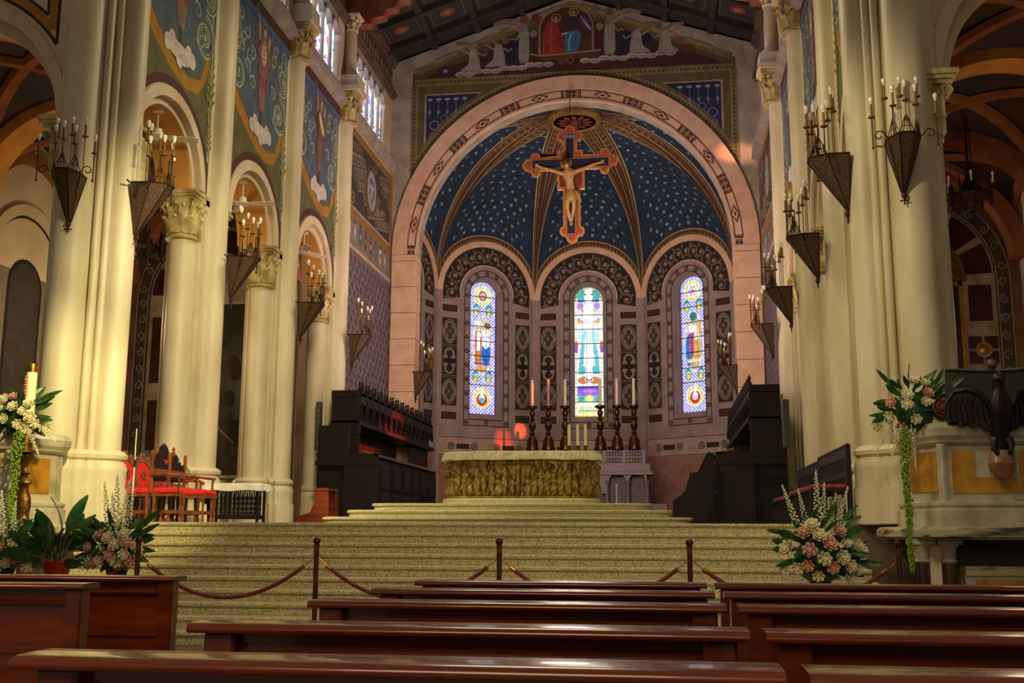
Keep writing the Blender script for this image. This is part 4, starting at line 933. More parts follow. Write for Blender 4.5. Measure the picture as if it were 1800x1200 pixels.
# ---------------------------------------------------------------- aisles
for sg in (-1, 1):
    nm = where[sg]
    # wall across the mouth of the aisle with its arch
    f3 = lambda u, z, d, sg=sg: (sg*u, 13.95-d, z)
    m = MB(); arch_wall(m, f3, 6.0, 11.5, 8.15, 1.95, 7.03, lambda u: 12.5, 0, -.35, 30); arch_wall(m, f3, 6.0, 11.5, 8.15, 1.78, 7.03, lambda u: 12.5, -.35, -.6, 30)
    m.box(min(sg*10.1, sg*11.5), max(sg*10.1, sg*11.5), 13.95, 14.5, 0, 7.03)
    wf = struct('wall_aisle_front_' + nm if False else 'wall_front', m, M_PLASTER)
    q = MB(); q.ring(f3, 8.15, 7.03, 1.95, 2.12, 0, 180, -.01, .04, 30); q.build('arch_moulding', M_PLASTER, wf)
    P = Paint(f3)
    for k, (c, wd_) in enumerate((('2b2420', .05), ('a8742c', .12), ('2b2420', .04))):
        o_ = (0, .08, .17)[k]; x_ = 6.30+o_; rr_ = 2.22+o_*1.0; a0_ = math.degrees(math.acos((8.15-x_)/rr_))
        P.stroke([(x_, 12.4), (x_, 7.03+rr_*math.sin(R(a0_)))], wd_, c, 2+k); P.arc(8.15, 7.03, rr_-wd_/2, rr_+wd_/2, 90, 180-a0_, c, 2+k, 16)
    P.build('painted_border', wf)
    # outer aisle wall with blind arches, end wall
    fo = lambda u, z, d, sg=sg: (sg*(10.3-d), u, z)
    m = MB(); m.box(min(sg*10.3, sg*10.9), max(sg*10.3, sg*10.9), 14.3, 24.3, 1.27, 9.6)
    wo = struct('wall_outer_' + nm if False else 'wall_' + nm, m, M_PLASTER)
    for y in (14.5, 18.0, 21.8):
        q = MB(); q.bbox(min(sg*10.05, sg*10.35), max(sg*10.05, sg*10.35), y-.25, y+.25, 1.27, 6.3, .03); q.build('pilaster', M_PLASTER, wo)
        q = MB(); capital(q, sg*10.2, y, 6.3, .7, .2, .27, n=6); q.build('pilaster_capital', M_CAP, wo)
    for y in (16.25, 19.9):
        q = MB(); q.ring(fo, y, 6.3, 1.2, 1.42, 0, 180, 0, .08, 20); q.build('blind_arch', M_PLASTER, wo)
        P = Paint(fo); P.arc(y, 6.3, 1.14, 1.2, 0, 180, '1c1614', 2, 20); P.rect(y-1.2, y-1.14, 2.6, 6.3, '1c1614', 2); P.rect(y+1.14, y+1.2, 2.6, 6.3, '1c1614', 2)
        P.rect(y-1.14, y+1.14, 2.6, 6.3, '7d7264', 1); P.rect(y-1.14, y+1.14, 2.5, 2.66, 'a59c84', 3); P.poly([(y-.6, 3.4), (y-.6, 6)]+archpts(y, 6, .6, 12)[1:-1]+[(y+.6, 6), (y+.6, 3.4)], '1c1614', 3); P.poly([(y-.52, 3.5), (y-.52, 6)]+archpts(y, 6, .52, 12)[1:-1]+[(y+.52, 6), (y+.52, 3.5)], '3c3430', 4)
        P.build('wall_painting', wo)
    m = MB(); m.box(min(sg*6.0, sg*10.9), max(sg*6.0, sg*10.9), 24.3, 24.9, 1.27, 9.8)
    we = struct('wall_end_' + nm if False else 'wall_back', m, mat('aisle_end_plaster', '85684e', .9, col2='6b4f3a', scale=1.5))
    # vaults
    ys = [14.35, 18.0, 21.8, 24.4]
    m = MB(); ZV = 7.05
    for y0, y1 in zip(ys[:-1], ys[1:]):
        n = 20; L = (y1-y0)/2; yc = (y0+y1)/2; vs = []
        for j in range(n+1):
            for i in range(n+1):
                a = -1+2*i/n; b = -1+2*j/n; z = ZV+2.05*max(math.sqrt(max(0, 1-a*a)), math.sqrt(max(0, 1-b*b)))
                vs.append((sg*(8.2+a*2.12), yc+b*L, z))
        m.add(vs, [(j*(n+1)+i, j*(n+1)+i+1, (j+1)*(n+1)+i+1, (j+1)*(n+1)+i) for j in range(n) for i in range(n)], smooth=True)
    va = struct('ceiling', m, M_VAULT)
    for y0, y1 in zip(ys[:-1], ys[1:]):
        L = (y1-y0)/2; yc = (y0+y1)/2
        for dg in (-1, 1):
            q = MB(); rg = []
            for k in range(25):
                a = -math.cos(PI*k/24); z = ZV+2.05*math.sqrt(max(0, 1-a*a)); x = 8.2+a*2.1; y = yc+dg*a*L
                dx, dy = L, -dg*2.1; l = math.hypot(dx, dy); dx, dy = dx/l*.13, dy/l*.13
                rg.append([(sg*(x+dx), y+dy, z-.02), (sg*(x-dx), y-dy, z-.02), (sg*(x-dx*.6), y-dy*.6, z-.12), (sg*(x+dx*.6), y+dy*.6, z-.12)])
            q.loft(rg); q.build('diagonal_rib', M_RIB, va)
    for y in (14.62, 18.0, 21.8, 24.1):
        q = MB(); fr = lambda u, z, d, y=y, sg=sg: (sg*u, y+d, z)
        q.ring(fr, 8.2, ZV, 1.85, 2.2, 0, 180, -.3, .3, 28); q.build('transverse_arch', M_OCHRE if y < 20 else M_RIB, va)
    for y0, y1 in zip(ys[:-1], ys[1:]):
        q = MB(); q.ring(fo, (y0+y1)/2, ZV-.1, 1.6, 1.85, 0, 180, -.02, .14, 24); q.build('wall_arch', M_RIB, va)
    # altar surround on the end wall
    t = thing('side_altar', ('marble altar surround with dark painting at the end of the left aisle' if sg < 0 else 'marble altarpiece with golden relief and medallion beyond the eagle ambo'), 'altarpiece', (sg*8.05, 24.3, 1.28))
    f4 = lambda u, z, d, sg=sg: (sg*u, -d, z-1.28)
    q = MB(); q.ring(f4, 0, 6.7, 1.72, 2.02, 0, 180, 0, .12, 32)
    for s in (-1, 1): q.loft([[f4(s*u, z, d) for u, d in ((1.72, 0), (1.72, .12), (2.02, .12), (2.02, 0))] for z in (1.3, 6.7)])
    q.build('outer_arch', mat('dark_scroll_marble', '4c453d', .5, col2='2e2924', scale=6), t)
    P = Paint(lambda u, z, d: f4(u, z, d+.12), .003)
    for s in (-1, 1):
        P.rect(min(s*1.72, s*1.75), max(s*1.72, s*1.75), 1.4, 6.7, '988c74', 1); P.rect(min(s*1.99, s*2.02), max(s*1.99, s*2.02), 1.4, 6.7, '988c74', 1)
        for k in range(13): P.spiral(s*1.87, 1.8+k*.4, .11, '8f836c', .045, 2, 1.2, 90 if k % 2 else -90, 1 if k % 2 else -1, 10)
    for k in range(13):
        a = 8+k*13.6; P.spiral(1.87*math.cos(R(a)), 6.7+1.87*math.sin(R(a)), .11, '8f836c', .045, 2, 1.2, a, 1 if k % 2 else -1, 10)
    P.arc(0, 6.7, 1.72, 1.75, 0, 180, '988c74', 1); P.arc(0, 6.7, 1.99, 2.02, 0, 180, '988c74', 1)
    P.build('scroll_inlay', t)
    q = MB(); q.ring(f4, 0, 6.7, 0, 1.72, 0, 180, 0, .03, 32); q.box(-1.72, 1.72, -.03, 0, 0, 5.42); q.build('back_slab', M_MARB, t)
    for s in (-1, 1):
        zz = (1.4, 3.0, 4.6, 6.62) if sg < 0 else (5.68, 6.6)
        for z0, z1 in zip(zz[:-1], zz[1:]):
            q = MB(); q.bbox(min(s*1.14, s*1.62), max(s*1.14, s*1.62), -.06, -.02, z0-1.28+.06, z1-1.28-(.36 if sg < 0 else .06), .008); q.build('red_panel', M_REDM, t)
    for k in range(6):
        q = MB(); q.ring(f4, 0, 6.72, 1.1, 1.66, 4+k*30-1, 26+k*30+1, .03, .06, 6); q.build('red_panel', M_REDM, t)
    q = MB(); q.box(-.93, .93, -.09, 0, 2.45-1.28, 6.55-1.28); q.build('painting', M_PAINTING, t)
    q = MB(); fm = mat('gilt_frame', 'b98a30', .35, .6) if sg > 0 else M_MARB
    for b in ((-1.0, -.92, 2.4, 6.6), (.92, 1.0, 2.4, 6.6), (-1.0, 1.0, 6.52, 6.6), (-1.0, 1.0, 2.38, 2.45)): q.box(b[0], b[1], -.14, -.02, b[2]-1.28, b[3]-1.28)
    q.build('frame', fm, t)
    P = Paint(lambda u, z, d: f4(u, z, d+.09), .003)
    rr = random.Random(4)
    for k in range(26):
        x = rr.uniform(-.75, .75); z = rr.uniform(2.7, 6.2); P.ell(x, z, rr.uniform(.08, .22), rr.uniform(.1, .35), rr.choice(('3b2a22', '2a2420', '4a3230', '33302a', '241e1c')), 1, 10, rr.uniform(-40, 40))
    P.stroke([(-.6, 3.2), (-.2, 3.55), (.25, 3.9), (.55, 4.5)], .05, '6d6656', 2); P.ell(.2, 3.2, .22, .4, '5c2a20', 2, 12, -20); P.ell(-.1, 4.6, .16, .28, '4d4038', 2, 12, 25); P.ell(.1, 5.6, .3, .12, '4a4348', 2, 12, 20)
    P.build('painted_figures', t)
    if sg > 0:
        q = MB(); q.ring(f4, 0, 6.78, 0, 1.05, 0, 180, .03, .08, 28); q.box(-1.1, 1.1, -.16, 0, 6.62-1.28, 6.78-1.28)
        rr = random.Random(9)
        for k in range(34):
            a = rr.uniform(12, 168); r = rr.uniform(.2, .85); q.ball((sg*r*math.cos(R(a)), -.1, 6.8-1.28+r*math.sin(R(a))), (rr.uniform(.05, .14), .06, rr.uniform(.06, .16)), 7, 5)
        q.build('gilded_relief', mat('aged_gilding', '8f6a34', .45, .6, col2='5c4020', scale=12), t)
        for s in (-1, 1):
            for dx in (-1, 1):
                for dz in (-1, 1):
                    q = MB(); cx, cz = s*1.38, 5.1-1.28; q.bbox(min(cx+dx*.03, cx+dx*.3), max(cx+dx*.03, cx+dx*.3), -.07, -.03, min(cz+dz*.03, cz+dz*.3), max(cz+dz*.03, cz+dz*.3), .006); q.build('red_panel', M_REDM, t)
            q = MB(); q.lathe([(.16, 0), (.17, .02), (.14, .03), (.13, .025)], n=20); o = q.build('medallion_ring', M_MARB, t); o.location = (s*1.38, -.06, 5.1-1.28); o.rotation_euler = (R(90), 0, 0)
            q = MB(); q.lathe([(.125, 0), (.12, .04), (.07, .06), (.001, .07)], n=16); o = q.build('gold_medallion', mat('gold_leaf', 'b58a3a', .35, .8), t); o.location = (s*1.38, -.07, 5.1-1.28); o.rotation_euler = (R(90), 0, 0)

# ---------------------------------------------------------------- crucifix hung in the chancel arch
cx = thing('crucifix', 'large painted crucifix with carved figure hanging in the chancel arch', 'crucifix', (0, 30.0, 11.0))
def cp(a, b): return ((a-480)*.00366, 2.58-(b)*.00366)         # drawing units -> metres on the board
cf = lambda u, v, d: (u, -d, v)
def cboard(e):
    L = []
    def lobe(x, y, r, a0): L.extend([(x+(r+e)*math.cos(R(a0+t)), y+(r+e)*math.sin(R(a0+t))) for t in range(-90, 91, 18)])
    A = lambda a, b: L.append(cp(a, b))
    # clockwise from top
    def lb(a, b, r, ang): x, z = cp(a, b); lobe(x, z, r*.00366, ang)
    L2 = []
    x0, x1 = 438-e/.00366, 524+e/.00366; y0, y1 = 455-e/.00366, 560+e/.00366
    lb(480, 235, 28, 90)
    pts = L[::-1]; L.clear()
    out = list(pts)                                            # left -> right over the top lobe
    lb(548, 285, 24, 0); out += L[::-1]; L.clear()
    out += [cp(x1, 320), cp(x1, 415-e/.00366), cp(570+e/.00366, 415-e/.00366), cp(570+e/.00366, y0)]
    out += [cp(722, y0)]; lb(755, 435, 26, 90); out += L[::-1]; L.clear(); lb(822, 495, 28, 0); out += L[::-1]; L.clear(); lb(755, 562, 26, -90); out += L[::-1]; L.clear(); out += [cp(722, 545+e/.00366)]
    out += [cp(582+e/.00366, 545+e/.00366), cp(582+e/.00366, 708+e/.00366), cp(548+e/.00366, 708+e/.00366), cp(548+e/.00366, 1015)]
    lb(555, 1062, 24, 0); out += L[::-1]; L.clear(); lb(495, 1115, 30, -90); out += L[::-1]; L.clear(); lb(435, 1062, 24, 180); out += L[::-1]; L.clear()
    out += [cp(440-e/.00366, 1015), cp(440-e/.00366, 708+e/.00366), cp(395-e/.00366, 708+e/.00366), cp(395-e/.00366, 545+e/.00366)]
    out += [cp(240, 545+e/.00366)]; lb(207, 568, 26, -90); out += L[::-1]; L.clear(); lb(143, 515, 28, 180); out += L[::-1]; L.clear(); lb(207, 452, 26, 90); out += L[::-1]; L.clear(); out += [cp(240, y0)]
    out += [cp(395-e/.00366, y0), cp(395-e/.00366, 415-e/.00366), cp(x0, 415-e/.00366), cp(x0, 320)]
    lb(412, 285, 24, 180); out += L[::-1]
    return out
q = MB(); q.prism(cboard(.055), cf, 0, .09); q.build('gilt_board', mat('crucifix_gilding', 'c08040', .5, .2, col2='96602c', scale=12), cx)
q = MB(); q.prism(cboard(-.012), cf, .085, .10); q.build('red_field', mat('crucifix_red', '9c4a26', .7, col2='7d3a1e', scale=14), cx)
P = Paint(lambda u, v, d: (u, -.101-d, v)); NB = '1c1428'
def cr(a0, a1, b0, b1, col, lv=1): (x0, z1), (x1, z0) = cp(a0, b0), cp(a1, b1); P.rect(x0, x1, z0, z1, col, lv)
cr(446, 516, 262, 470, 'a08468', 1); cr(450, 512, 266, 470, NB, 2); cr(178, 792, 470, 546, 'a08468', 1); cr(182, 788, 474, 542, NB, 2); cr(452, 524, 540, 1090, 'a08468', 1); cr(457, 520, 540, 1086, NB, 2); cr(400, 576, 548, 700, '6e2c1c', 1)
cr(430, 545, 275, 303, '6a6a80', 4); P.build('painted_cross', cx)
q = MB(); q.lathe([(.175, 0), (.175, .02), (.15, .03), (.001, .028)], n=24); o = q.build('halo', mat('gold_halo', 'b5813c', .4, .5), cx); x, z = cp(452, 515); o.location = (x, -.12, z); o.rotation_euler = (R(90), 0, 0)
def skin_body(name, J, E_, rad, root, m, parent, sub=2):
    me = bpy.data.meshes.new(name); me.from_pydata(J, E_, []); me.materials.append(m); o = bpy.data.objects.new(name, me); COL.objects.link(o); o.parent = parent
    sk = o.modifiers.new('skin', 'SKIN'); sk.use_smooth_shade = True
    for i, r in enumerate(rad):
        rr = r if isinstance(r, tuple) else (r, r); me.skin_vertices[0].data[i].radius = rr; me.skin_vertices[0].data[i].use_root = (i == root)
    ss = o.modifiers.new('sub', 'SUBSURF'); ss.levels = sub; ss.render_levels = sub
    return o
def c3(a, b, d): x, z = cp(a, b); return (x, -d, z)
J = [c3(490, 765, .22), c3(485, 700, .23), c3(478, 630, .25), c3(470, 592, .24), c3(462, 560, .27), c3(455, 520, .33), c3(452, 492, .32),
     c3(430, 605, .23), c3(350, 575, .19), c3(290, 552, .17), c3(250, 535, .14), c3(228, 524, .13),
     c3(522, 595, .23), c3(600, 565, .19), c3(665, 535, .17), c3(710, 520, .14), c3(732, 515, .13),
     c3(472, 790, .23), c3(462, 880, .28), c3(478, 960, .2), c3(487, 1000, .18), c3(492, 1030, .24),
     c3(512, 790, .23), c3(516, 875, .27), c3(500, 960, .19), c3(494, 1000, .21), c3(498, 1028, .27)]
E_ = [(0, 1), (1, 2), (2, 3), (3, 4), (4, 5), (5, 6), (3, 7), (7, 8), (8, 9), (9, 10), (10, 11), (3, 12), (12, 13), (13, 14), (14, 15), (15, 16), (0, 17), (17, 18), (18, 19), (19, 20), (20, 21), (0, 22), (22, 23), (23, 24), (24, 25), (25, 26)]
rad = [.15, .135, .17, .15, .06, .1, .075, .075, .06, .045, .035, .045, .075, .06, .045, .035, .045, .1, .07, .055, .04, .045, .1, .07, .055, .04, .045]
rad = [(r*.9, r*.9) for r in rad]
skin_body('figure', J, E_, rad, 0, M_SKIN, cx)
q = MB(); x, z = cp(452, 512); q.ball((x, -.35, z), (.1, .1, .12), 10, 7); 
for k in range(8): a = k/7*PI; q.ball((x+.09*math.cos(a), -.33, z-.02+.1*math.sin(a)), .04, 6, 4)
q.build('hair', mat('carved_hair', '3c2416', .7), cx)
q = MB(); x, z = cp(492, 765)
rg = []
for zz, rx_, ry in ((.07, .13, .12), (0, .17, .15), (-.1, .18, .16), (-.2, .17, .15), (-.26, .12, .11)): rg.append([(x+rx_*math.cos(t)*(1+.06*math.sin(5*t)), -.24+ry*math.sin(t)*(1+.06*math.sin(5*t)), z+zz) for t in (2*PI*k/18 for k in range(18))])
q.loft(rg, smooth=True); q.tube([(x+.15, -.3, z+.03), (x+.22, -.28, z-.12), (x+.26, -.26, z-.3)], [.04, .06, .05], 7); q.build('loincloth', mat('gilt_cloth', 'b08a4a', .6, col2='8a6632', scale=20), cx)
q = MB()
for i, (a, b) in enumerate(((228, 524), (732, 515))):
    x, z = cp(a, b); s = -1 if i == 0 else 1
    for k in range(4): q.tube([(x, -.13, z+.012*(k-1.5)), (x+s*.05, -.15, z+.03*(k-1.5)), (x+s*.075, -.18, z+.035*(k-1.5))], [.014, .012, .009], 5)
    q.tube([(x-s*.01, -.13, z+.02), (x+s*.02, -.15, z+.07)], [.014, .01], 5)
q.build('fingers', M_SKIN, cx)
q = MB(); q.tube([(0, .05, 1.7), (0, .05, 3.0), (0, .58, 3.12)], .012, 6); q.build('hanger', M_IRON, cx)

# ---------------------------------------------------------------- bronze altar
al = thing('altar', 'main altar with a curved bronze relief of crowded figures', 'altar', (-.03, 19.55, 1.625))
def altar_pt(t, r=0.): 
    a = R(180+180*t); c, s = math.cos(a), math.sin(a)
    return ((1.36+r)*math.copysign(abs(c)**.55, c), .7*0+(-(.62+r))*abs(s)**.5)
def altar_plan(e, n=40): return [altar_pt(i/n, e) for i in range(n+1)] + [(1.36+e, .35+e), (-1.36-e, .35+e)]
q = MB(); q.loft([[(x, y, z) for x, y in altar_plan(e)] for e, z in ((.05, 0), (.07, .02), (.07, .1), (.03, .13))]); q.build('slab', M_DAIS, al)
q = MB(); q.loft([[(x, y, z) for x, y in altar_plan(-.1)] for z in (.12, .95)]); q.build('core', M_BRONZE, al)
NX, NZ = 300, 76; W_, H_ = 4.0, .74
uu = np.linspace(0, W_, NX); zz = np.linspace(0, H_, NZ); X, Z = np.meshgrid(uu, zz); hm = np.zeros_like(X); rng = np.random.RandomState(12)
def blob(x, z, a, b, h, rot=0.):
    c, s = math.cos(rot), math.sin(rot); dx = X-x; dz = Z-z; q = ((dx*c+dz*s)/a)**2+((-dx*s+dz*c)/b)**2
    v = h*np.sqrt(np.clip(1-q, 0, 1)); np.maximum(hm, v, out=hm)
x = .05
while x < W_-.05:
    if abs(x-W_/2) > .12:
        tall = rng.rand() > .35; ht = (.5+.08*rng.rand()) if tall else (.3+.1*rng.rand()); base = .03 if rng.rand() > .3 or tall else .2; lean = rng.uniform(-.25, .25); w_ = rng.uniform(.065, .095)
        blob(x, base+ht*.38, w_*.95, ht*.42, .075, lean*.6); blob(x+lean*.12, base+ht*.72, w_*.8, ht*.24, .09, lean); blob(x+lean*.22, base+ht*1.02, .045, .056, .115)
        for s in (-1, 1):
            blob(x+s*w_*.9+lean*.1, base+ht*.66, .022, .11, .095, s*rng.uniform(.3, 1.2)); blob(x+s*w_*.5, base+ht*.25, .022, ht*.26, .085, -s*.1)
    x += rng.uniform(.12, .18)
for k in range(26): blob(rng.rand()*W_, .05+.12*rng.rand(), .05, .035, .06, rng.rand()*3)
for k in range(22): blob(rng.rand()*W_, .52+.12*rng.rand(), .036, .045, .06)
hm += .006*np.sin(X*70+9*np.sin(Z*9+X*3))*(hm > .03)
blob(W_/2, .32, .05, .3, .12); blob(W_/2, .64, .04, .05, .15); blob(W_/2-.17, .6, .15, .022, .1, -.12); blob(W_/2+.17, .6, .15, .022, .1, .12); blob(W_/2, .5, .06, .12, .14)
hm[:3] = .06; hm[-2:] = .05
q = MB(); S = []
pl = [altar_pt(i/400) for i in range(401)]; L = [0]
for a, b in zip(pl[:-1], pl[1:]): L.append(L[-1]+math.dist(a, b))
vs = []
cum = np.array(L); px_ = np.array([p[0] for p in pl]); py_ = np.array([p[1] for p in pl])
ss = np.linspace(.01, cum[-1]-.01, NX); xs = np.interp(ss, cum, px_); ys_ = np.interp(ss, cum, py_); tx = np.gradient(xs); ty = np.gradient(ys_); tl = np.hypot(tx, ty); nxv = ty/tl; nyv = -tx/tl
for j in range(NZ):
    for i in range(NX): h = hm[j, i]-.05; vs.append((xs[i]+nxv[i]*h, ys_[i]+nyv[i]*h, .14+zz[j]))
q.add(vs, [(j*NX+i, j*NX+i+1, (j+1)*NX+i+1, (j+1)*NX+i) for j in range(NZ-1) for i in range(NX-1)], smooth=True); q.build('bronze_relief', M_BRONZE, al)
q = MB(); q.loft([[(x, y, z) for x, y in altar_plan(e)] for e, z in ((.0, .86), (.04, .88), (.04, .93))]); q.build('table_top', M_DAIS, al)
q = MB(); pl = altar_plan(.055, 120); rg = []
for k, (z, e) in enumerate(((.80, .03), (.86, .02), (.92, .008), (.945, 0), (.95, -.015))):
    rg.append([(x*(1+(e+(.012*math.sin(i*1.9) if k < 2 else 0))/1.4), y*(1+(e+(.016*math.sin(i*1.9) if k < 2 else 0))/.7), z+(.01*math.sin(i*.31) if k == 0 else 0)) for i, (x, y) in enumerate(pl)])
q.loft(rg, smooth=False); o = q.build('altar_cloth', M_CLOTH); o.location = (-.03, 19.55, 1.628); tag(o, 'cream linen cloth draped over the bronze altar', 'tablecloth')
def candle_small(x, lab):
    t = thing('candlestick', lab, 'candlestick', (x, 19.5, 2.585), 0, 'brass candlesticks on the altar')
    q = MB(); q.lathe([(.055, 0), (.06, .01), (.03, .03), (.018, .05), (.04, .07), (.02, .09), (.03, .1), (.048, .115), (.048, .125), (.001, .125)], n=14); q.build('holder', M_BRASS, t)
    q = MB(); q.lathe([(.032, .12), (.032, .5), (.02, .505), (.001, .505)], n=12); q.build('candle', M_CANDLE, t)
for x, lb in ((.82, 'short brass candlestick with thick candle, leftmost of three on the altar cloth'), (.975, 'short brass candlestick with thick candle, middle of three on the altar cloth'), (1.115, 'short brass candlestick with thick candle, rightmost of three on the altar cloth')): candle_small(x, lb)

# ---------------------------------------------------------------- old high altar and tall candlesticks
t = thing('high_altar', 'carved marble high altar standing behind the bronze altar', 'altar', (0, 34.9, 2.05))
q = MB(); q.bbox(-1.98, 1.98, -.15, .35, 1.28, 1.74, .02); q.build('upper_gradine', M_HALTAR, t)
q = MB(); q.bbox(-2.12, 2.12, -.3, .4, 1.0, 1.3, .02); q.build('lower_gradine', M_HALTAR, t)
q = MB(); q.bbox(-2.2, 2.2, -.65, .4, .92, 1.03, .02); q.build('mensa', M_HALTAR, t)
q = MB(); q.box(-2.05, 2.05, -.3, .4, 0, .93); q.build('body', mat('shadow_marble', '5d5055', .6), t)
for k, x in enumerate((-2.0, -1.4, -.75, .75, 1.4, 2.0)):
    q = MB(); q.lathe([(.1, 0), (.11, .05), (.07, .08), (.065, .6), (.1, .68), (.12, .74)], (x, -.5, 0), 10); q.build('column', M_HALTAR, t)
for a, b in ((-2.0, -1.4), (-1.4, -.75), (-.75, .75), (.75, 1.4), (1.4, 2.0)):
    q = MB(); f5 = lambda u, z, d: (u, -.58+d, z); c = (a+b)/2; r = (b-a)/2-.05; arch_wall(q, f5, a, b, c, min(r, .26) if b-a < 1 else .6, .72 if b-a < 1 else .34, lambda u: .93, 0, .12, 12)
    q.build('arch', M_HALTAR, t)
P = Paint(lambda u, v, d: (u, -.153-d, v)); 
for x0 in (-1.85, -1.2, -.55, .1, .72, 1.35):
    P.rect(x0, x0+.5, 1.54, 1.68, '453840', 1); P.rect(x0, x0+.5, 1.33, 1.48, '4a3c44', 1)
    for k in range(5): P.ell(x0+.06+k*.095, 1.61, .035, .05, '8f8288', 2, 8); P.ell(x0+.06+k*.095, 1.4, .035, .05, 'a08a50' if x0 == 1.35 else '857a80', 2, 8)
P.build('inlay', t)
tc = None
tl_ = ('dark turned candlestick with white candle, leftmost behind the altar', 'dark turned candlestick with pink candle, second from the left behind the altar', 'dark turned candlestick with white candle, just left of the central window', 'dark turned candlestick in front of the central window, its candle against the glass', 'dark turned candlestick with white candle, second from the right behind the altar', 'dark turned candlestick with white candle, rightmost behind the altar')
for k, x in enumerate((-1.66, -1.14, -.59, .54, 1.08, 1.62)):
    t = thing('tall_candlestick', tl_[k], 'candlestick', (x, 34.75, 3.79), 0, 'tall candlesticks on the high altar')
    q = MB(); q.lathe([(.2, 0), (.21, .05), (.19, .1), (.17, .3), (.12, .42), (.06, .48), (.1, .54), (.05, .6), (.11, .72), (.13, .8), (.08, .9), (.05, .95), (.1, 1.0), (.05, 1.06), (.09, 1.14), (.09, 1.24), (.04, 1.3), (.16, 1.36), (.17, 1.42), (.06, 1.45), (.001, 1.45)], n=14); q.build('stem', M_DBRASS, t)
    q = MB(); q.lathe([(.05, 1.42), (.045, 2.28), (.02, 2.3), (.001, 2.3)], n=10); q.build('candle', M_PINKC if k == 1 else M_CANDLE, t)

# ---------------------------------------------------------------- choir stalls
for sg in (-1, 1):
    t = thing('choir_stalls', ('dark carved choir stalls with gabled canopies and red reflections, on the left' if sg < 0 else 'dark carved choir stalls with gabled canopies, on the right, almost black'), 'choir stalls', (sg*4.7, 24.0, 1.28))
    X_ = lambda a, b: (min(sg*a, sg*b), max(sg*a, sg*b))
    q = MB(); q.box(*X_(-.3, .35), 0, .12, 0, 3.0); q.box(*X_(-.32, .37), -.03, .15, 2.1, 2.35); q.box(*X_(-.3, .35), -.02, .14, 2.95, 3.1); q.build('end_panel', M_DARKW, t)
    n = 14; step = 8.1/n
    for k in range(n):
        y0 = .1+k*step; bx = .24 if y0 < 5.8 else -.16
        q = MB(); q.bbox(*X_(bx, bx+.08), y0+.03, y0+step-.03, .9, 2.62, .01); q.build('back_panel', M_DARKW, t)
        q = MB(); fz = lambda u, z, d, sg=sg: (sg*(-.3+d), u, z); arch_wall(q, fz, y0, y0+step, y0+step/2, step*.36, 2.6, lambda u: 2.95, 0, .06, 8)
        q.ring(fz, y0+step/2, 2.6, step*.34, step*.42, 0, 180, -.03, .03, 8)
        q.add([fz(y0+.02, 2.95, 0), fz(y0+step-.02, 2.95, 0), fz(y0+step/2, 3.25, 0), fz(y0+.02, 2.95, .06), fz(y0+step-.02, 2.95, .06), fz(y0+step/2, 3.25, .06)], [(0, 1, 2), (3, 5, 4), (0, 2, 5, 3), (1, 4, 5, 2)])
        p = fz(y0, 2.5, .0); q.box(min(p[0], p[0]+sg*.05), max(p[0], p[0]+sg*.05), y0-.03, y0+.03, 2.35, 3.12); q.lathe([(.035, 3.1), (.05, 3.14), (.02, 3.2), (.035, 3.26), (.001, 3.34)], (p[0]+sg*.02, y0, 0), 6)
        p = fz(y0+step/2, 0, 0); q.ball((p[0]+sg*.03, y0+step/2, 3.3), (.03, .05, .05), 6, 4)
        q.build('canopy', M_DARKW, t)
        q = MB(); q.bbox(*X_(-.35, .25), y0+.04, y0+step-.04, .42, .5, .01); q.build('seat', M_DARKW, t)
        q = MB(); q.bbox(*X_(-.35, .25), y0-.03, y0+.03, 0, 1.0, .01); q.build('armrest', M_DARKW, t)
    q = MB(); q.box(*X_(-.3, .35), .1, 8.2, 3.0, 3.06); q.box(*X_(-.34, .33), .0, 8.25, 2.3, 2.4); q.box(*X_(-.14, -.1), .1, 8.2, 2.38, 3.02); q.build('hood', M_DARKW, t)
    q = MB(); q.box(*X_(-1.12, -.35), -1.2, -1.1, 0, 1.55); q.box(*X_(-1.14, .3), -1.22, -1.14, 1.3, 1.4); q.box(*X_(-.35, .35), -.9, -.8, 0, 2.2); q.build('front_end_panel', M_DARKW, t)
    for k in range(6):
        y0 = -1.15+k*1.0; q = MB(); q.bbox(*X_(-1.12, -1.05), y0+.02, y0+.98, 0, 1.48, .015); q.bbox(*X_(-1.16, -1.1), y0+.15, y0+.85, .2, .7, .01); q.bbox(*X_(-1.16, -1.1), y0+.15, y0+.85, .8, 1.3, .01); q.build('desk_front', M_DARKW, t)
    q = MB(); q.add([(sg*-1.2, -1.2, 1.46), (sg*-.75, -1.2, 1.6), (sg*-.75, 4.9, 1.6), (sg*-1.2, 4.9, 1.46), (sg*-1.2, -1.2, 1.5), (sg*-.75, -1.2, 1.64), (sg*-.75, 4.9, 1.64), (sg*-1.2, 4.9, 1.5)], [(0, 3, 2, 1), (4, 5, 6, 7), (0, 1, 5, 4), (1, 2, 6, 5), (2, 3, 7, 6), (3, 0, 4, 7)]); q.build('desk_top', mat('worn_desk_wood', '6e4a3a', .3, coat=.5), t)
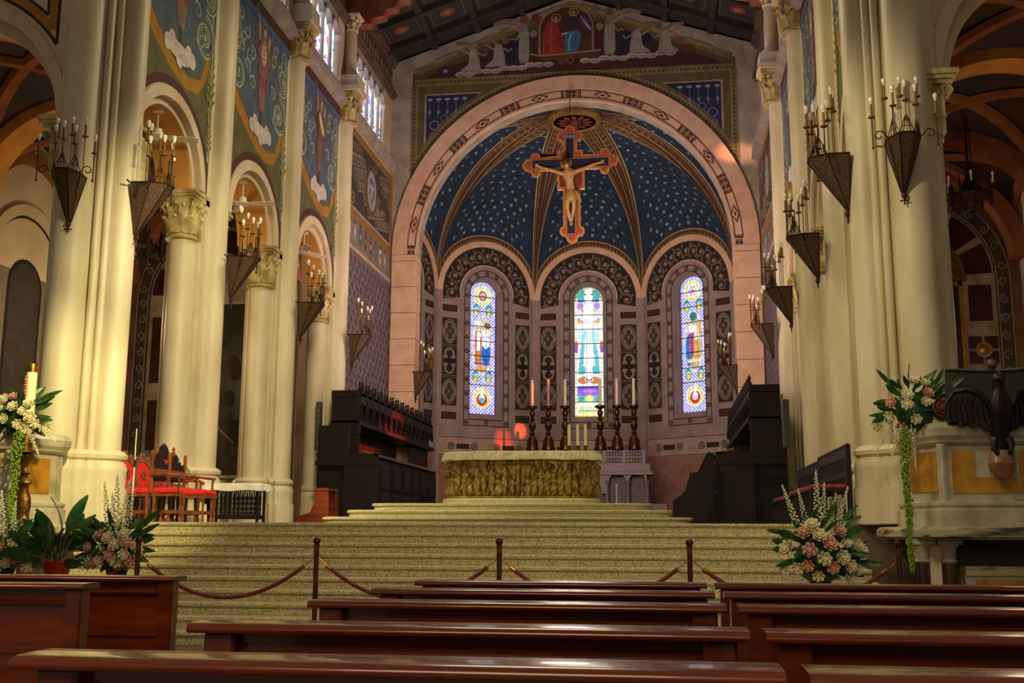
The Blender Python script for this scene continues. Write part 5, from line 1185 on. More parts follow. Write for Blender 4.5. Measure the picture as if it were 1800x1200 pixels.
# dark reading desks at the right of the dais
for k, (x, y, h, lb) in enumerate(((2.95, 21.3, 1.05, 'dark carved bench end, shorter one beside the right choir stalls'), (3.3, 22.5, 1.5, 'dark carved bench end, taller one with sloping top beside the right choir stalls'))):
    t = thing('bench_end', lb, 'bench', (x, y, 1.28))
    q = MB(); q.prism([(-.3, 0), (.35, 0), (.4, .45), (.28, .55), (.3, h-.12), (.2, h), (.06, h-.02), (-.06, h*.62), (-.28, .5)] if k == 0 else [(-.45, 0), (.22, 0), (.22, h), (.1, h+.02), (.02, h-.12), (-.3, .72), (-.42, .7), (-.45, .5)], lambda u, v, d: (u, d, v), 0, .1); q.build('side_panel', M_DARKW, t)
    q = MB(); q.box(-.25, .2, .1, .24, .4, .46); q.build('seat', M_DARKW, t)

# ---------------------------------------------------------------- wall sconces
def make_sconce():
    t = thing('wall_sconce', 'x', 'sconce', (0, 0, 0))
    pts = [(.0, -.22), (.28, -.22), (.5, -.10), (.5, .10), (.28, .22), (.0, .22)]
    q = MB(); q.loft([[(x, y, 0) for x, y in pts], [(x*.06, y*.12, -.72) for x, y in pts]]); q.build('basket', M_SCON, t)
    q = MB(); 
    for i in range(6):
        a, b = pts[i], pts[(i+1) % 6]; q.tube([(a[0], a[1], 0), (b[0], b[1], 0)], .012, 5); q.tube([(a[0], a[1], 0), (a[0]*.06, a[1]*.12, -.72)], .01, 5)
    q.ball((.03, 0, -.76), (.04, .04, .05), 7, 5); q.tube([(.03, 0, -.78), (.03, 0, -.9)], [.02, .006], 6); q.tube([(.03, -.06, -.84), (.03, .06, -.84)], .01, 5)
    q.tube([(.0, -.24, -.02), (-.02, -.33, .0)], .012, 5); q.build('frame', M_IRON, t)
    for i in range(1, 4):
        a, b = pts[i], pts[i+1]; mx, my = (a[0]+b[0])/2, (a[1]+b[1])/2; q = MB()
        for k in range(5):
            s = k/4; q.tube([(a[0]+(b[0]-a[0])*s, a[1]+(b[1]-a[1])*s, 0), (mx*.97, my*.97, .27)], .007, 4)
        for z in (.09, .17): s = z/.27; q.tube([(a[0]+(mx-a[0])*s, a[1]+(my-a[1])*s, z), (b[0]+(mx-b[0])*s, b[1]+(my-b[1])*s, z)], .006, 4)
        q.tube([(mx*.97, my*.97, .25), (mx*.97, my*.97, .42)], .008, 5); q.build('crest', M_IRON, t)
    for s in (-1, 1):
        q = MB(); x0, y0 = .3, s*.22
        pp = [(x0, y0, 0)] + [(x0+.03+.0*k, y0+s*(.12-.085*math.cos(k*.62)*(1-k*.07)), .02+.085*math.sin(k*.62)*(1-k*.07)) for k in range(11)]
        q.tube(pp, .009, 5); q.tube([(x0+.03, y0+s*.21, -.14), (x0+.03, y0+s*.21, .3)], .009, 5); q.ball((x0+.03, y0+s*.21, -.15), .02, 6, 4); q.build('scroll_arm', M_IRON, t)
    for (x, y, z) in ((.33, -.43, .3), (.33, .43, .3), (.42, -.15, .42), (.5, 0, .46), (.42, .15, .42), (.2, -.22, .62), (.2, .22, .62), (.15, 0, .66)):
        q = MB(); q.tube([(x, y, .0 if abs(y) < .4 else z-.04), (x, y, z)], .008, 5); q.lathe([(.01, -.015), (.045, -.01), (.05, .005), (.016, .01)], (x, y, z), 9); q.lathe([(.018, .0), (.018, .19)], (x, y, z), 8); h = q.build('candle_tube', M_TUBE, t)
        q = MB(); q.lathe([(.016, .19), (.016, .215), (.026, .24), (.031, .265), (.026, .29), (.012, .305), (.001, .308)], (x, y, z), 9); q.build('bulb', M_BULB, h)
    return t
sc0 = make_sconce(); firsts = [True]
def put_sconce(x, y, z, deg, lab, s=1.):
    if firsts: firsts.clear(); sc0.location = (x, y, z); sc0.rotation_euler = (0, 0, R(deg)); sc0['label'] = lab; sc0['group'] = 'iron wall sconces on the piers'; sc0.scale = (s, s, s)
    else: dup(sc0, (x, y, z), R(deg), lab, 'iron wall sconces on the piers', (s, s, s))
put_sconce(-5.55, 13.40, 5.97, -80, 'rusty iron sconce facing the nave on the massive left pier', .88)
put_sconce(-4.95, 14.1, 6.05, 4, 'rusty iron sconce on the inner side of the massive left pier, beside the first arch')
put_sconce(-5.12, 18.0, 5.98, 4, 'iron sconce on the left pier behind the red chairs')
put_sconce(-5.12, 21.8, 5.95, 4, 'iron sconce with a glinting orange face on the left pier behind the baluster table')
put_sconce(-5.1, 25.6, 5.95, 4, 'iron sconce on the last left arcade pier, above the choir stalls')
put_sconce(-4.62, 30.6, 5.75, 4, 'iron sconce on the left jamb of the chancel arch')
put_sconce(5.50, 13.40, 5.95, -92, 'rusty iron sconce facing the nave on the massive right pier', .88)
put_sconce(4.97, 14.1, 6.04, 178, 'rusty iron sconce on the inner side of the massive right pier')
put_sconce(5.12, 18.0, 6.05, 178, 'iron sconce on the right arcade pier next to the massive one')
put_sconce(5.12, 21.8, 6.02, 178, 'iron sconce on the right pier above the slim loudspeaker')
put_sconce(5.12, 25.6, 6.0, 178, 'iron sconce on the last right arcade pier')
put_sconce(4.62, 30.6, 5.8, 178, 'iron sconce on the right jamb of the chancel arch')

# ---------------------------------------------------------------- fans, lanterns, speakers
def make_fan(y, rot, lab):
    t = thing('ceiling_fan', lab, 'fan', (-5.75, y, 7.62), 0, 'white fans under the left arches')
    q = MB(); q.lathe([(.05, .42), (.085, .43), (.08, .6), (.02, .6)], n=14); q.lathe([(.014, .12), (.014, .43)], n=8); q.build('rod', M_WHITE, t)
    q = MB(); q.lathe([(.001, -.05), (.1, -.045), (.17, -.01), (.16, .01), (.09, .03), (.08, .13), (.02, .14)], n=18); q.build('motor', M_WHITE, t)
    for k in range(3):
        q = MB(); a = rot+k*2*PI/3; T = Matrix.Rotation(a, 4, 'Z'); q.T = T
        q.loft([[(x, -w2, -.01+w2*.25), (x, w2, -.01-w2*.25), (x, w2, .0-w2*.25), (x, -w2, .0+w2*.25)] for x, w2 in ((.12, .04), (.2, .07), (.62, .085), (.66, .06))]); q.build('blade', M_WHITE, t)
make_fan(16.15, .4, 'white ceiling fan under the nearest left arch'); make_fan(19.9, .1, 'white ceiling fan under the middle left arch'); make_fan(23.7, 1.0, 'white ceiling fan under the farthest left arch')
def lantern(x, y, z, top, lab, bulbs=False, s=1.):
    t = thing('hanging_lantern', lab, 'lantern', (x, y, z))
    q = MB(); q.lathe([(.001, -.5), (.03, -.45), (.06, -.4), (.03, -.34), (.16, -.2), (.34, -.1), (.36, -.04), (.33, 0), (.2, .06), (.14, .2), (.06, .38), (.1, .42), (.03, .5), (.03, .62), (.01, .64)], n=8, sx=s, sy=s, smooth=False); q.build('body', M_IRON, t)
    for k in range(8):
        a = k*PI/4; q = MB(); q.box(-.02, .02, -.02, .02, -.2, .1); q.lathe([(.03, .1), (.001, .32)], n=5); q.ball((0, 0, -.22), .03, 6, 4); o = q.build('pinnacle', M_IRON, t); o.location = (.37*s*math.cos(a), .37*s*math.sin(a), 0)
    q = MB()
    for k in range(3): q.tube([(.05*math.cos(k*2.1), .05*math.sin(k*2.1), .5), (.03*math.cos(k*2.1), .03*math.sin(k*2.1), top-z)], .012, 5)
    q.build('chain', M_IRON, t)
    if bulbs:
        for k in range(6):
            a = k*PI/3+.3; q = MB(); q.lathe([(.015, .0), (.015, .12), (.03, .16), (.02, .2), (.001, .21)], n=7); o = q.build('bulb', M_BULB, t); o.location = (.44*math.cos(a), .44*math.sin(a), .12)
lantern(-7.0, 18.3, 6.35, 8.6, 'black wrought iron lantern hanging behind the nearest left arch')
lantern(8.35, 20.6, 7.5, 9.0, 'dark iron lantern with white bulbs hanging in the right aisle', True, 1.)
for (x, y, z0, z1, rz, lb) in ((-5.62, 24.86, 3.12, 4.22, 0, 'slim grey column loudspeaker on the last left arcade pier'), (-6.35, 24.95, 3.1, 4.2, 0, 'slim dark column loudspeaker just left of the one on the last left pier'), (4.93, 22.0, 2.85, 3.8, R(-75), 'slim grey column loudspeaker on the right arcade pier')):
    t = thing('column_speaker', lb, 'loudspeaker', (x, y, z0), rz)
    q = MB(); q.bbox(-.065, .065, -.06, .06, 0, z1-z0, .012); q.build('case', M_SPK, t)
    for k in range(8): q = MB(); q.box(-.05, .05, -.066, -.06, .05+k*.13, .05+k*.13+.1); q.build('grille', mat('speaker_grille', '524e42', .7), t)

# ---------------------------------------------------------------- ambos (marble pulpits) either side of the stairs
def make_ambo(sg, lab):
    t = thing('ambo', lab, 'pulpit', (sg*5.5, 12.4, 0))
    pl = None     # local plan, x outward, y depth
    def off(e): return [(-.24-e, .8), (-.24-e, .66-e*.35), (-e*.7, -e), (2.6, -e), (2.6, .8)]
    def lo(prof, nm, m):
        q = MB(); q.loft([[(sg*x, y, z) for x, y in off(e)] for e, z in prof]); return q.build(nm, m, t)
    lo([(.28, 1.10), (.34, 1.13), (.34, 1.2), (.3, 1.235), (.2, 1.24)], 'platform_slab', M_MARBV)
    lo([(.1, 1.24), (.1, 1.42), (.06, 1.44), (.08, 1.47), (.08, 1.5), (.02, 1.52), (.0, 1.53)], 'base', M_MARB)
    lo([(0, 1.53), (0, 2.14)], 'body', M_MARB)
    lo([(.02, 2.12), (.06, 2.15), (.07, 2.18), (.10, 2.22), (.11, 2.30), (.07, 2.36), (.0, 2.38)], 'rail', M_MARB)
    q = MB()
    for x in (-.0,): q.lathe([(.05, 1.24), (.05, 2.14)], (sg*0.0, .0, 0), 8)
    q.build('corner_post', M_MARB, t)
    # yellow panels: one on the slanted facet, a broad one with a grey plaque on the front
    q = MB(); fs = lambda u, z, d: (sg*(-.24+.24*u/.70-d*.95), .66-.66*u/.70-d*.34, z); q.prism([(.1, 1.62), (.6, 1.62), (.6, 2.06), (.1, 2.06)], fs, -.01, .012); q.build('yellow_panel', M_YEL, t)
    ff = lambda u, z, d: (sg*u, -d, z)
    q = MB(); q.prism([(.1, 1.6), (1.02, 1.6), (1.02, 2.06), (.8, 2.06), (.8, 1.77), (.34, 1.77), (.34, 2.06), (.1, 2.06)], ff, -.01, .012); q.build('yellow_panel', M_YEL, t)
    q = MB(); q.prism([(1.15, 1.6), (2.0, 1.6), (2.0, 2.06), (1.15, 2.06)], ff, -.01, .012); q.build('yellow_panel', M_YEL, t)
    # understorey: coupled columns, dark recess, lower yellow panel
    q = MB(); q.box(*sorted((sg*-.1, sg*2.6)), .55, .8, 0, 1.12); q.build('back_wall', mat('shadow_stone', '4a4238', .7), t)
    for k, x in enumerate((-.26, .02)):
        q = MB(); q.lathe([(.085, .1), (.08, .86)], (sg*x, .08, 0), 14); q.build('red_shaft', M_REDM, t)
        q = MB(); q.lathe([(.08, .85), (.1, .87), (.085, .89), (.09, 1.0), (.13, 1.06)], (sg*x, .08, 0), 12); q.box(*sorted((sg*(x-.13), sg*(x+.13))), -.05, .21, 1.05, 1.11); q.build('capital', M_MARB, t)
        q = MB(); q.lathe([(.13, 0), (.13, .04), (.1, .08), (.09, .11)], (sg*x, .08, 0), 12); q.build('column_base', M_MARB, t)
    q = MB(); q.box(*sorted((sg*-.18, sg*-.06)), .05, .2, 0, 1.08); q.build('pilaster', M_PLASTER, t)
    q = MB(); q.box(*sorted((sg*.2, sg*2.6)), .1, .5, .72, .82); q.build('sill', M_MARBV, t)
    q = MB(); q.box(*sorted((sg*.2, sg*2.6)), .13, .5, 0, .72); q.build('lower_body', M_MARB, t)
    q = MB(); q.box(*sorted((sg*.3, sg*2.4)), .115, .2, .15, .68); q.build('lower_yellow_panel', M_YEL, t)
    return t
make_ambo(-1, 'marble ambo with yellow panels at the far left, behind the paschal candle')
make_ambo(1, 'marble ambo with yellow panels at the far right, under the bronze eagle')

# eagle lectern
t = thing('eagle_lectern', 'dark bronze eagle with spread wings carrying a book desk on the right ambo', 'lectern', (6.08, 12.26, 1.75))
q = MB(); q.lathe([(.001, 0), (.07, .01), (.13, .08), (.15, .16), (.135, .18), (.13, .26), (.1, .3), (.001, .31)], n=16, sx=.95, sy=.8); q.build('corbel_boss', mat('pink_boss_marble', '9a6a58', .35, col2='6e4438', scale=7), t)
rg = []
for z, w_, d_, y in ((.22, .11, .07, 0), (.36, .1, .07, -.01), (.52, .1, .08, -.02), (.68, .14, .11, -.04), (.82, .13, .11, -.06), (.92, .08, .08, -.06), (1.0, .06, .065, -.07), (1.06, .07, .075, -.09), (1.11, .05, .055, -.09), (1.135, .01, .02, -.08)):
    rg.append([(w_*math.cos(a), y+d_*math.sin(a), z) for a in (2*PI*k/16 for k in range(16))])
q = MB(); q.loft(rg, smooth=True); q.tube([(0, -.13, 1.07), (0, -.2, 1.055), (0, -.225, 1.02)], [.03, .02, .004], 7)
for s in (-1, 1): q.tube([(s*.07, -.05, .42), (s*.09, -.08, .34), (s*.07, -.1, .27)], [.05, .035, .02], 6); q.ball((s*.07, -.1, .27), .03, 6, 4)
q.build('body', M_EAGLE, t)
for s in (-1, 1):
    q = MB()
    ot = [(.1, .62), (.16, .82), (.24, .93), (.34, .97), (.45, .94), (.52, .82), (.55, .66), (.5, .6), (.45, .63), (.4, .56), (.34, .6), (.28, .54), (.22, .58), (.16, .52), (.1, .5)]
    q.prism(ot, lambda u, v, d, s=s: (s*u, -.03-d+.15*(u-.1), v), 0, .05)
    for k in range(7): x = .16+k*.055; q.tube([(s*x, -.09+.15*(x-.1), .6), (s*(x+.01), -.1+.15*(x-.1), .75), (s*(x-.02), -.09+.15*(x-.1), .88)], [.012, .02, .01], 5)
    q.tube([(s*.12, -.08, .78), (s*.2, -.08, .91), (s*.33, -.06, .96), (s*.46, -.03, .93), (s*.54, -.01, .8)], [.03, .035, .03, .025, .02], 7); q.build('wing', M_EAGLE, t)
q = MB(); q.prism([(-.52, .55), (.62, .55), (.62, 1.22), (.0, 1.2), (-.46, 1.2)], lambda u, v, d: (u, .04+d+.25*(v-.55), v), 0, .04); q.build('book_desk', mat('desk_dark_green', '1d1c14', .5), t)
q = MB(); q.tube([(-.47, .19, 1.215), (.05, .19, 1.185), (.3, .19, 1.205), (.66, .19, 1.25)], .018, 6); q.build('desk_edge', M_STEEL, t)
q = MB(); q.ball((0.02, .15, 1.26), .06, 10, 8); q.build('knob', mat('brown_knob', '4a342a', .5), t)
q = MB()
for x in (-.36, .34): q.box(x-.1, x+.1, -.02, .12, .62-.0, .66)
q.build('pad', M_MARBV, t)

# paschal candle
t = thing('paschal_candle', 'tall white paschal candle in a chased brass stand at the left ambo', 'candle', (-5.17, 12.21, 1.24))
q = MB(); q.lathe([(.14, 0), (.15, .02), (.13, .05), (.12, .12), (.14, .2), (.13, .3), (.08, .42), (.1, .46), (.14, .48), (.12, .52), (.05, .56), (.1, .6), (.05, .64), (.04, .68), (.09, .74), (.12, .78), (.13, .82), (.08, .84), (.07, .86)], n=20, sx=.85, sy=.55); q.build('stand', mat('chased_brass', '7a5a26', .35, .85, col2='4a3416', scale=22, bump=.3), t)
q = MB(); q.lathe([(.001, .85), (.12, .85), (.12, .87), (.075, .875), (.075, 1.1), (.068, 1.1), (.001, 1.09)], n=18); q.build('socket', M_BRASS, t)
q = MB(); q.lathe([(.062, 1.08), (.062, 1.84)], n=18); q.build('wax', mat('ivory_wax', 'e6dfb8', .45, col2='d8cfa0'), t)
q = MB(); q.lathe([(.068, 1.83), (.07, 1.93), (.05, 1.935), (.001, 1.93)], n=18); q.build('brass_cap', M_BRASS, t)
q = MB()
for k in range(7): q.ball((-.03-.01*(k % 2), -.062, 1.56+k*.035), (.022, .014, .018), 6, 4)
q.build('wax_ornament', mat('pink_wax', 'b87868', .5), t)

# ---------------------------------------------------------------- flowers
def rose_mesh(m, nm):
    q = MB(); rr = random.Random(5)
    q.ball((0, 0, 0), (.03, .03, .034), 8, 6)
    for ring, (n, r, z, s) in enumerate(((4, .018, .022, .03), (6, .034, .008, .038), (7, .046, -.01, .04))):
        for k in range(n):
            a = 2*PI*k/n+ring*.5; c, s_ = math.cos(a), math.sin(a)
            rg = []
            for u, w_, rad_ in ((-.9, .35, .55), (-.2, 1., 1.0), (.6, .9, 1.12), (1., .45, 1.35)):
                hw_ = s*w_*.6; rad2 = r*rad_; zz_ = z+s*u*.55
                rg.append([(rad2*c-s_*hw_, rad2*s_+c*hw_, zz_), ((rad2+.006)*c, (rad2+.006)*s_, zz_), (rad2*c+s_*hw_, rad2*s_-c*hw_, zz_), ((rad2-.007)*c, (rad2-.007)*s_, zz_)])
            q.loft(rg)
    return proto(nm, q, m)
def leaf_mesh(m, nm, L=.2, w_=.035, droop=.3):
    q = MB(); rg = []
    for k in range(7):
        t = k/6; ww = w_*math.sin(PI*min(.97, t*.93+.05))**.8+.001; z = -droop*L*t*t
        rg.append([(L*t, -ww, z+.004), (L*t, 0, z-.006), (L*t, ww, z+.004), (L*t, 0, z-.002)])
    q.loft(rg); return proto(nm, q, m)
RW, RP, RD = rose_mesh(M_ROSEW, 'rose_cream'), rose_mesh(M_ROSEP, 'rose_pink'), rose_mesh(M_ROSED, 'rose_salmon')
LF = leaf_mesh(M_LEAF, 'leaf_small'); LB = leaf_mesh(M_LEAFD, 'leaf_broad', .42, .075, .35); LS = leaf_mesh(M_LEAF, 'leaf_spear', .3, .03, .15)
def spike_mesh():
    q = MB(); rr = random.Random(2); q.tube([(0, 0, 0), (.01, 0, .25), (0, 0, .52)], .004, 4)
    for k in range(46):
        z = .06+.46*k/46; r = .034*(1.15-k/46); a = k*2.4; q.ball((r*math.cos(a), r*math.sin(a), z), (.013*(1.25-k/60), .013*(1.25-k/60), .01), 5, 4)
    return proto('blossom_spike', q, M_BLOS)
SPK = spike_mesh()
def place(nm, me, parent, p, direction, up_ax='Z', sc=1., roll=0.):
    o = bpy.data.objects.new(nm, me); COL.objects.link(o); o.parent = parent; o.location = p
    qd = Vector(direction).to_track_quat(up_ax, 'Y' if up_ax != 'Y' else 'Z'); o.rotation_mode = 'QUATERNION'; o.rotation_quaternion = qd; o.scale = (sc, sc, sc); return o
def bouquet(lab, loc, rx_, rz_, roses, nleaf=60, spikes=(), stand=None, seed=1, lean=(0, 0), hang=None, drape=0.):
    t = thing('flower_arrangement', lab, 'flowers', loc); rr = random.Random(seed)
    if stand: q = MB(); q.lathe([(.13, -stand), (.14, -stand+.03), (.05, -stand+.06), (.04, -.16), (.1, -.12), (.13, -.02), (.1, 0), (.001, 0)], n=14); q.build('vase_stand', M_IRON, t)
    q = MB(); q.ball((0, 0, rz_*.25), (rx_*.6, rx_*.45, rz_*.5), 12, 8); q.build('foam_core', M_LEAFD, t)
    for k, (a, b, kd) in enumerate(roses):                      # a,b in -1..1 across / up, facing the nave
        x = a*rx_; z = (b+1)/2*rz_*1.1-.05; d = Vector((a*.9, -1.0, b*.7+.25)).normalized()
        y = -math.sqrt(max(.02, 1-min(1, a*a*.8+b*b*.5)))*rx_*.55-.03
        place('rose', {'w': RW, 'p': RP, 'd': RD}[kd], t, (x, y, z), d, 'Z', rr.uniform(.9, 1.25) if kd != 'd' else 1.8)
    for k in range(nleaf):
        a = rr.uniform(-1, 1); b = rr.uniform(-.8, 1); x = a*rx_*.7; z = (b+1)/2*rz_*.9
        d = Vector((a*1.4+rr.uniform(-.4, .4), rr.uniform(-1, .2), b*.8+rr.uniform(-.3, .6))).normalized()
        place('leaf', LF if k % 3 else LS, t, (x, -rx_*.25*rr.random(), z), d, 'X', rr.uniform(.8, 1.25))
    for (x, y, z, dx, dz, s) in spikes: place('blossom_spike', SPK, t, (x, y, z), (dx, -.12, dz), 'Z', s)
    if hang:
        hx, hy, z0, L_, w_ = hang
        q = MB(); r2 = random.Random(8)
        for k in range(int(L_*260)):
            tt = k/(L_*260); w2 = w_*(1-.55*tt)*(1 if tt > .03 else .6); a = r2.uniform(0, 2*PI); rd = w2*math.sqrt(r2.random()); s = r2.uniform(.009, .017)
            q.ball((hx+rd*math.cos(a)+.01*math.sin(tt*14), hy+rd*math.sin(a)*.6, z0-L_*tt), (s, s, s*1.2), 5, 4)
        tag(q.build('hanging_amaranth', M_AMAR, t), kind='stuff')
    return t
bouquet('flower arrangement of white roses on the left ambo with hanging green amaranth', (-5.32, 12.32, 2.38), .36, .42,
        [(-.9, -.1, 'w'), (-.55, .3, 'w'), (-.3, -.3, 'w'), (-.7, -.5, 'w'), (.0, .35, 'w'), (-.1, .9, 'p'), (.35, .1, 'w'), (.6, -.2, 'w'), (.75, -.55, 'w'), (.5, .5, 'w'), (-.45, .75, 'w'), (.2, -.6, 'w'), (.95, -.75, 'w'), (-.95, .45, 'w'), (.42, -.9, 'w')], 44,
        ((.2, -.2, .0, .5, -.8, .75), (.3, -.15, .05, .75, -.6, .7)), seed=3, hang=(.13, -.26, -.05, 1.1, .075))
bouquet('flower arrangement of cream and pink roses on the right ambo with hanging green amaranth', (5.3, 12.62, 2.4), .36, .46,
        [(-.1, .95, 'w'), (.25, .85, 'w'), (.3, .4, 'p'), (-.3, .3, 'w'), (.2, .0, 'w'), (-.35, -.1, 'w'), (.65, -.25, 'd'), (.95, -.3, 'p'), (-.85, -.65, 'w'), (-1.2, -.95, 'w'), (-.1, -.75, 'w'), (-.5, -1.1, 'p'), (-.8, .0, 'p')], 46,
        ((-.2, -.2, -.05, -.35, -.95, .85), (-.1, -.22, -.05, .02, -1, .95), (-.32, -.15, -.05, -.5, -.9, .7)), seed=4, hang=(-.2, -.3, -.1, 1.55, .06))
R1 = [(-.4, .55, 'p'), (-.05, .45, 'w'), (.45, .6, 'p'), (-.85, -.0, 'w'), (-.3, -.05, 'p'), (.2, .15, 'p'), (.6, .2, 'w'), (.9, .1, 'w'), (1.0, -.1, 'w'), (.05, -.35, 'w'), (.5, -.3, 'w'), (-.9, -.75, 'w'), (-.6, -.7, 'w'), (-.35, -.6, 'p'), (.25, -.65, 'p'), (.7, -.6, 'w'), (.9, -.75, 'w'), (-.1, -.95, 'w'), (.7, -1.0, 'w'), (-.2, .8, 'w')]
bouquet('tall floor arrangement of pink and cream roses with white spires, right of the steps', (4.02, 11.45, .78), .4, .52, R1, 44,
        ((-.18, -.05, .38, -.35, 1, 1.0), (-.1, -.05, .4, -.22, 1, .85), (.0, -.05, .42, -.02, 1, 1.15), (.04, -.05, .4, .06, 1, .95), (.16, -.05, .38, .3, 1, .95), (.1, -.05, .38, .2, 1, .8)), stand=.52, seed=5)
bouquet('tall floor arrangement of white roses with white spires behind the left pew', (-3.45, 11.35, .80), .34, .42, [(a*.95, b, 'w' if (i % 3) else 'p') for i, (a, b, c) in enumerate(R1[:16])], 42,
        ((-.08, -.05, .3, -.12, 1, 1.15), (.0, -.05, .32, .0, 1, 1.25), (.06, -.05, .3, .14, 1, 1.2), (-.03, -.05, .28, -.05, 1, .95), (.1, -.05, .3, .2, 1, 1.0)), stand=.66, seed=6)
bouquet('floor arrangement of pink roses cut by the left edge of the picture', (-4.75, 11.3, .78), .32, .36, [(.2, .2, 'p'), (.6, .5, 'w'), (.7, -.3, 'p'), (.4, -.6, 'w'), (-.2, -.1, 'w'), (.1, -.8, 'w'), (-.5, .4, 'w'), (.95, -.8, 'w')], 32,
        ((.0, -.05, .25, -.05, 1, 1.1), (.1, -.05, .25, .1, 1, .9)), stand=.64, seed=7)
t = thing('potted_plant', 'broad-leaved green plant in a red pot behind the left pew', 'plant', (-4.15, 11.35, .14))
q = MB(); q.lathe([(.1, .42), (.15, .66), (.165, .68), (.15, .69), (.14, .66), (.001, .65)], n=18); q.build('pot', M_POT, t)
q = MB(); q.lathe([(.14, 0), (.14, .02), (.03, .04), (.03, .4), (.12, .42), (.001, .42)], n=14); q.build('pot_stand', M_IRON, t)
rr = random.Random(12)
for k, (az, el, L_, s) in enumerate(((100, 78, .3, 1.05), (20, 76, .34, 1.05), (170, 55, .22, .95), (200, 40, .2, 1.0), (-20, 42, .22, .9), (-40, 60, .26, .85), (150, 66, .28, .9), (250, 50, .2, .9), (-70, 48, .18, .95), (215, 20, .2, 1.0), (-10, 15, .24, .8), (285, 30, .18, .95), (180, 10, .2, .9), (60, 60, .3, .8), (-100, 62, .25, .8), (320, 5, .2, .75), (235, 62, .3, .85), (5, 60, .3, .8))):
    d = Vector((math.cos(R(az))*math.cos(R(el)), math.sin(R(az))*math.cos(R(el)), math.sin(R(el)))); tip = Vector((0, 0, .66))+d*L_
    q = MB(); q.tube([(0, 0, .64), tuple(Vector((0, 0, .66))+d*L_*.5), tuple(tip)], .006, 5); st_ = q.build('stem', M_LEAF, t)
    place('leaf', LB, t, tuple(tip), (d+Vector((0, -.1, -.15))).normalized(), 'X', s)

